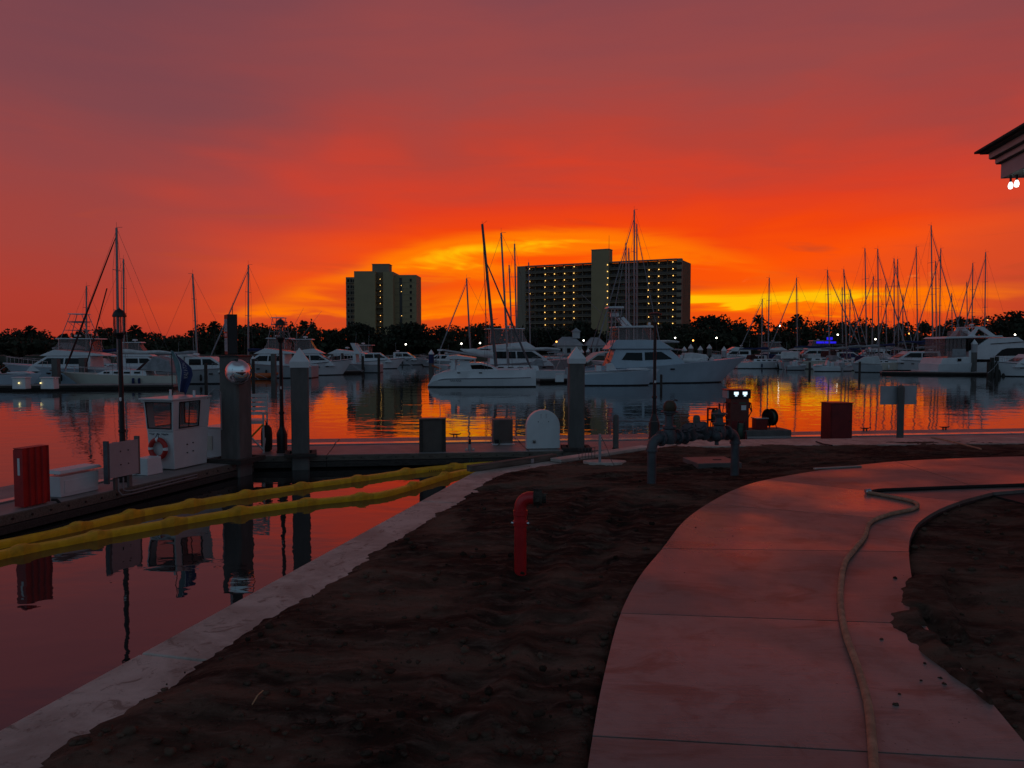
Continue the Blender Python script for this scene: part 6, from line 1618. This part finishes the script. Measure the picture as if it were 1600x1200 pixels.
def tree(label, px, ytop, Y, w, n=700, m='leaf_dark', group='trees standing out along the far shore'):
    P = A(px, ytop, Y); h = P.z-.9; t = thing('tree', label, 'tree', (P.x, P.y, .9), 0, group)
    tr = MB().tube([(0, 0, -.3), (.15, 0, h*.3), (-.1, .1, h*.6)], [.5, .38, .2], 8)
    for k in range(5):
        an = 1.3*k; tr.tube([(.1, 0, h*.28+k*.3), (w*.18*math.cos(an), w*.18*math.sin(an), h*.5), (w*.32*math.cos(an), w*.32*math.sin(an), h*.68)], [.22, .14, .06], 6)
    tr.build('trunk', 'bark', t)
    c, s = crown_pts(0, 0, 0, h*1.0, w, n*2, 22)
    o = bpy.data.objects.new('crown', quads_mesh('crown', np.array(c), s, RNG, m)); COL.objects.link(o); o.parent = t
tree('rounded dark tree right of the left tower foot', 640, 505, 225, 15, 1100)
tree('dark tree covering the left corner of the left tower foot', 560, 506, 228, 12, 900)
tree('dark tree at the foot of the apartment slab, left of its blank shaft', 905, 499, 222, 10, 800)
tree('dark tree at the foot of the blank shaft', 842, 515, 226, 11, 700)
tree('broad dark oak just right of the apartment slab', 1112, 494, 240, 19, 1500)
tree('feathery tree leaning over the right edge of the view', 1592, 486, 225, 13, 900)
tree('low dark tree mass at the far left shore', 30, 533, 150, 13, 800)
def palm(label, px, ytop, Y):
    P = A(px, ytop, Y); h = P.z-.9; t = thing('palm_tree', label, 'palm', (P.x, P.y, .9), 0, 'palms above the far wood')
    MB().tube([(0, 0, -.3), (.1, 0, h*.5), (0, 0, h-1.4)], [.3, .24, .2], 8).build('trunk', 'bark', t)
    b = MB()
    for k in range(26):
        an = k*2.4; el = R(80-150*(k/26)); rr = 2.3
        p0 = Vector((0, 0, h-1.5)); p1 = p0+Vector((math.cos(an)*math.cos(el), math.sin(an)*math.cos(el), math.sin(el)))*rr*.6; p2 = p0+Vector((math.cos(an)*math.cos(el), math.sin(an)*math.cos(el), math.sin(el)-.35))*rr
        sd = Vector((-math.sin(an), math.cos(an), .3))*.45
        b.add([p0, p1-sd, p2, p1+sd], [(0, 1, 2), (0, 2, 3)])
    b.build('fronds', 'leaf_dark', t)
palm('single palm with a round head right of the left lantern', 211, 507, 215); palm('palm behind the pair of masts in the right basin', 1246, 490, 222); palm('palm right of the left tower', 689, 511, 226); palm('palm at the far left end of the wood', 47, 508, 224); palm('palm between the pilothouse boat mast and price sign', 335, 501, 224); palm('palm just right of the broad dark oak', 1186, 491, 226); palm('palm above the curtained yacht', 1500, 494, 226)

# ---- apartment slab ------------------------------------------------------------
def slab_block():
    PLt = Vector((A(808, 500, 365).x, 365)); PRt = Vector((A(1064, 500, 331).x, 331)); d = (PRt-PLt); L = d.length; d.normalize(); rz = math.atan2(d.y, d.x)
    t = thing('apartment_building', 'wide apartment slab with rows of gallery lights behind the masts', 'building', (PLt.x, PLt.y, .9), rz)
    def U(px):      # photo column -> metres along the facade
        q = (px-800)/FPX; return (q*PLt.y-PLt.x)/(d.x-q*d.y)
    H = 40.0; fl = 13; fh = 2.93; z0 = H-.6-fl*fh; dep = 16
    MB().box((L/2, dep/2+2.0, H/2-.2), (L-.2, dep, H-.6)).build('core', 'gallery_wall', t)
    uT0, uT1 = U(924), U(951)
    sh = MB().box(((uT0+uT1)/2, 1.8, 22.8), (uT1-uT0, 5.0, 45.6)).build('stair_shaft', 'stucco', t)
    MB().box(((uT0+uT1)/2, 1.8, 45.7), (uT1-uT0+.3, 5.3, .3)).build('coping', 'stucco_grey', sh)
    MB().cyl((uT1-.5, 1.0, 45.6), (uT1-.5, 1.0, 52), .12, .05, n=6).build('antenna', 'black_metal', sh)
    ends = [(0, U(821)), (U(1056), L)]
    for a, b in ends: MB().box(((a+b)/2, 1.1, H/2), (b-a, 2.4, H+.1)).build('end_wall', 'stucco_grey', t)
    wings = [(U(821), uT0), (uT1, U(1056))]
    for a, b in wings:
        MB().box(((a+b)/2, .9, H-.15), (b-a-.02, 2.6, .5)).build('parapet', 'balcony_slab', t)
        nb = max(3, int(round((b-a)/4.4)))
        for k in range(fl):
            z = z0+fh*k
            MB().box(((a+b)/2, .95, z), (b-a-.03, 2.1, .30)).build('gallery_floor', 'balcony_slab', t)
            MB().box(((a+b)/2, .02, z+.68), (b-a-.05, .08, .80)).build('gallery_railing', 'railing_bronze', t)
        for k in range(1, nb):
            MB().box((a+(b-a)*k/nb, 1.2, (z0+H)/2), (.22, 1.5, H-z0-.5)).build('fin_wall', 'balcony_slab', t)
    # doors and windows: one mesh each, shared
    dm = None; wm = None
    for a, b in wings:
        nb = max(3, int(round((b-a)/4.4)))
        for k in range(fl):
            z = z0+fh*k+.15
            for q in range(nb):
                u = a+(b-a)*(q+.5)/nb
                if dm is None:
                    dm = MB().box((0, 0, 1.05), (1.0, .06, 2.1)).build('door', 'door_dark', t, (u-1.0, 1.95, z)); wm = MB().box((0, 0, 1.35), (1.7, .06, 1.2)).build('window', 'win_dark', t, (u+.8, 1.95, z))
                else: inst(dm, t, (u-1.0, 1.95, z)); inst(wm, t, (u+.8, 1.95, z))
    lm = ld = None; hid = random.Random(3)
    for px, cols in ((827, 9), (851, 12), (866, 12), (881, 13), (896, 11), (949.5, 7), (1012, 11), (1028, 13), (1050, 11)):
        u = U(px)
        for k in range(cols):
            if hid.random() < .06: continue
            z = z0+fh*(fl-1-k)+2.2
            y = -.75 if px == 949.5 else .25
            if lm is None: lm = MB().sphere((0, 0, 0), .22, 8, 6).build('gallery_lamp', 'lamp_warm', t, (u, y, z))
            else:
                if ld is None: ld = MB().sphere((0, 0, 0), .20, 8, 6).build('gallery_lamp', 'lamp_dim', t, (u, y, z))
                elif hid.random() < .22: inst(ld, t, (u, y, z+hid.uniform(-.15, .1)))
                else: inst(lm, t, (u+hid.uniform(-.2, .2), y, z))
    ew = None
    for k in range(fl):
        z = z0+fh*k+1.4
        for u in (U(1058.5), U(1061.5)):
            if ew is None: ew = MB().box((0, 0, 0), (1.3, .06, 1.1)).build('end_window', 'win_dark', t, (u, -.12, z))
            else: inst(ew, t, (u, -.12, z))
slab_block()
def left_tower():
    Y = 400.0; k = Y/FPX; cx = A(595, 500, Y).x; base = .9
    t = thing('apartment_tower', 'plain olive apartment tower with a lit stair slot, left of centre', 'building', (cx, Y, base), R(-2))
    X = lambda px: (px-597)*k*.985; Z = lambda py: A(595, py, Y).z-base
    def blk(a, b, top, y0, y1, nm, m):
        return MB().box(((X(a)+X(b))/2, (y0+y1)/2, Z(top)/2), (X(b)-X(a), y1-y0, Z(top))).build(nm, m, t)
    blk(555, 588.5, 423.5, 0, 20, 'front_block', 'stucco'); blk(601, 617, 424.5, 0, 20, 'front_block', 'stucco')
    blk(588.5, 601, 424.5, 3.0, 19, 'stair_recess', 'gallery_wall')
    MB().box(((X(580)+X(607))/2, 10, (Z(424.5)+Z(411))/2), (X(607)-X(580), 8, Z(411)-Z(424.5))).build('penthouse', 'stucco_grey', t)
    MB().box(((X(580)+X(607))/2, 10, Z(411)+.1), (X(607)-X(580)+.5, 8.5, .3)).build('coping', 'stucco', t)
    w1 = blk(538, 555, 431.5, 5, 20, 'left_wing', 'stucco_grey'); w2 = blk(617, 652, 428.5, 4, 20, 'right_wing', 'stucco')
    fh = 3.15; wm = gm = None; lm = None
    for q in range(12):
        z = Z(433)-fh*q-2.6
        for px in (542, 547, 551.5):
            if wm is None: wm = MB().box((0, 0, 1.2), (1.1, .08, 1.5)).build('window', 'win_dark', t, (X(px), 4.95, z))
            else: inst(wm, t, (X(px), 4.95, z))
        MB().box(((X(538)+X(553))/2, 4.7, z), (X(553)-X(538), .6, .25)).build('balcony', 'balcony_slab', t)
        if gm is None: gm = MB().box((0, 0, 0), (X(649)-X(617.5), .06, .14)).build('floor_joint', 'door_dark', t, ((X(649)+X(617.5))/2, 3.96, z))
        else: inst(gm, t, ((X(649)+X(617.5))/2, 3.96, z))
        inst(wm, t, (X(643), 3.95, z+.1))
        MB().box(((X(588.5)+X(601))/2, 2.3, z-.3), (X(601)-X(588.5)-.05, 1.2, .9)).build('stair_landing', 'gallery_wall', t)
        for px, y, pr in ((595.5, 1.6, .95), (553.5, 4.5, .55), (628, 3.8, .32)):
            if rnd.random() > pr: continue
            sc = (X(px), y, z+1.7)
            if lm is None: lm = MB().sphere((0, 0, 0), .18, 8, 6).build('stair_lamp', 'lamp_warm', t, sc)
            else: inst(lm, t, sc)
    MB().box((X(627), 3.9, Z(430)/2), (1.3, .25, Z(430)-2)).build('window_strip', 'door_dark', t)
left_tower()

# ---- low marina houses -------------------------------------------------------------
def low_house(label, pxa, pxb, ye, yr, Y, wall='gel_grey', cupola=False):
    a = A(pxa, ye, Y); b = A(pxb, ye, Y); W = b.x-a.x; ze = a.z-.9; zr = A(pxa, yr, Y).z-.9
    t = thing('marina_house', label, 'house', (a.x, Y, .9))
    MB().box((W/2, 4, ze/2), (W-.8, 7.2, ze)).build('wall', wall, t)
    i = min(W*.3, 3.0)
    MB().add([(-.3, 0, ze), (W+.3, 0, ze), (W+.3, 8, ze), (-.3, 8, ze), (i, 4, zr), (W-i, 4, zr)], [(0, 1, 5, 4), (1, 2, 5), (2, 3, 4, 5), (3, 0, 4), (3, 2, 1, 0)]).build('roof', 'roof_metal', t)
    for q in range(3): 
        w = MB().box((W*(.22+.28*q), .37, ze*.5), (1.0, .06, 1.3)).build('window', 'win_dark', t)
    if cupola:
        x = W*.78; c = MB().box((x, 4, zr+.5), (2.0, 2.0, 1.8)).build('cupola', 'gel_grey', t)
        MB().add([(x-1.3, 2.7, zr+1.4), (x+1.3, 2.7, zr+1.4), (x+1.3, 5.3, zr+1.4), (x-1.3, 5.3, zr+1.4), (x, 4, zr+2.5)], [(0, 1, 4), (1, 2, 4), (2, 3, 4), (3, 0, 4), (3, 2, 1, 0)]).build('cupola_roof', 'roof_metal', c)
    return t
low_house('marina house with a grey hip roof and little cupola', 866, 912, 540, 526, 206.5, cupola=True)
low_house('second grey-roofed marina house behind the leaning poles', 916, 948, 540, 527, 207)
low_house('long grey roof of a shed behind the pale yacht', 70, 112, 545, 535.5, 208)

# ---- lamps along the far shore ---------------------------------------------------
for px, py, m, lab in ((634, 538, 'lamp_white', 'white lamp right below the left tower'), (721, 537, 'lamp_white', 'white lamp left of the catamaran mast'), (750, 536, 'lamp_white', 'white lamp close left of the catamaran mast'), (755.5, 542, 'lamp_warm', 'lower warm lamp close left of the catamaran mast'), (869.5, 534, 'lamp_orange', 'orange lamp by the marina house roof'), (912, 532, 'lamp_white', 'white lamp between the two marina houses'),
                       (1055, 528, 'lamp_white', 'white lamp right of the flat-topped lamp post'), (1083, 532, 'lamp_orange', 'orange lamp beyond the white-coned piles'), (1119.5, 528, 'lamp_white', 'white lamp over the fishing yacht bow'), (1218, 509, 'lamp_white', 'small high lamp among the trees'), (1309, 523, 'lamp_white', 'bright lamp above the blue-lit cruiser'), (1368, 530, 'lamp_white', 'lamp between crowded masts'), (1421, 521, 'lamp_orange', 'warm bright lamp left of the curtained yacht'), (1586, 523, 'lamp_white', 'lamp near the right edge'), (1543, 500, 'lamp_warm', 'small lamp high above the curtained yacht')):
    P = A(px, py, 203 if py > 515 else 206); t = thing('shore_lamp', lab, 'street lamp', (P.x, P.y, .9), 0, 'street lamps along the far shore'); h = P.z-.9
    MB().cyl((0, 0, -.3), (0, 0, h-.15), .06, n=6).build('pole', 'black_metal', t); MB().sphere((0, 0, h), .21 if m != 'lamp_warm' else .15, 10, 8).build('globe', m, t, smooth=180)
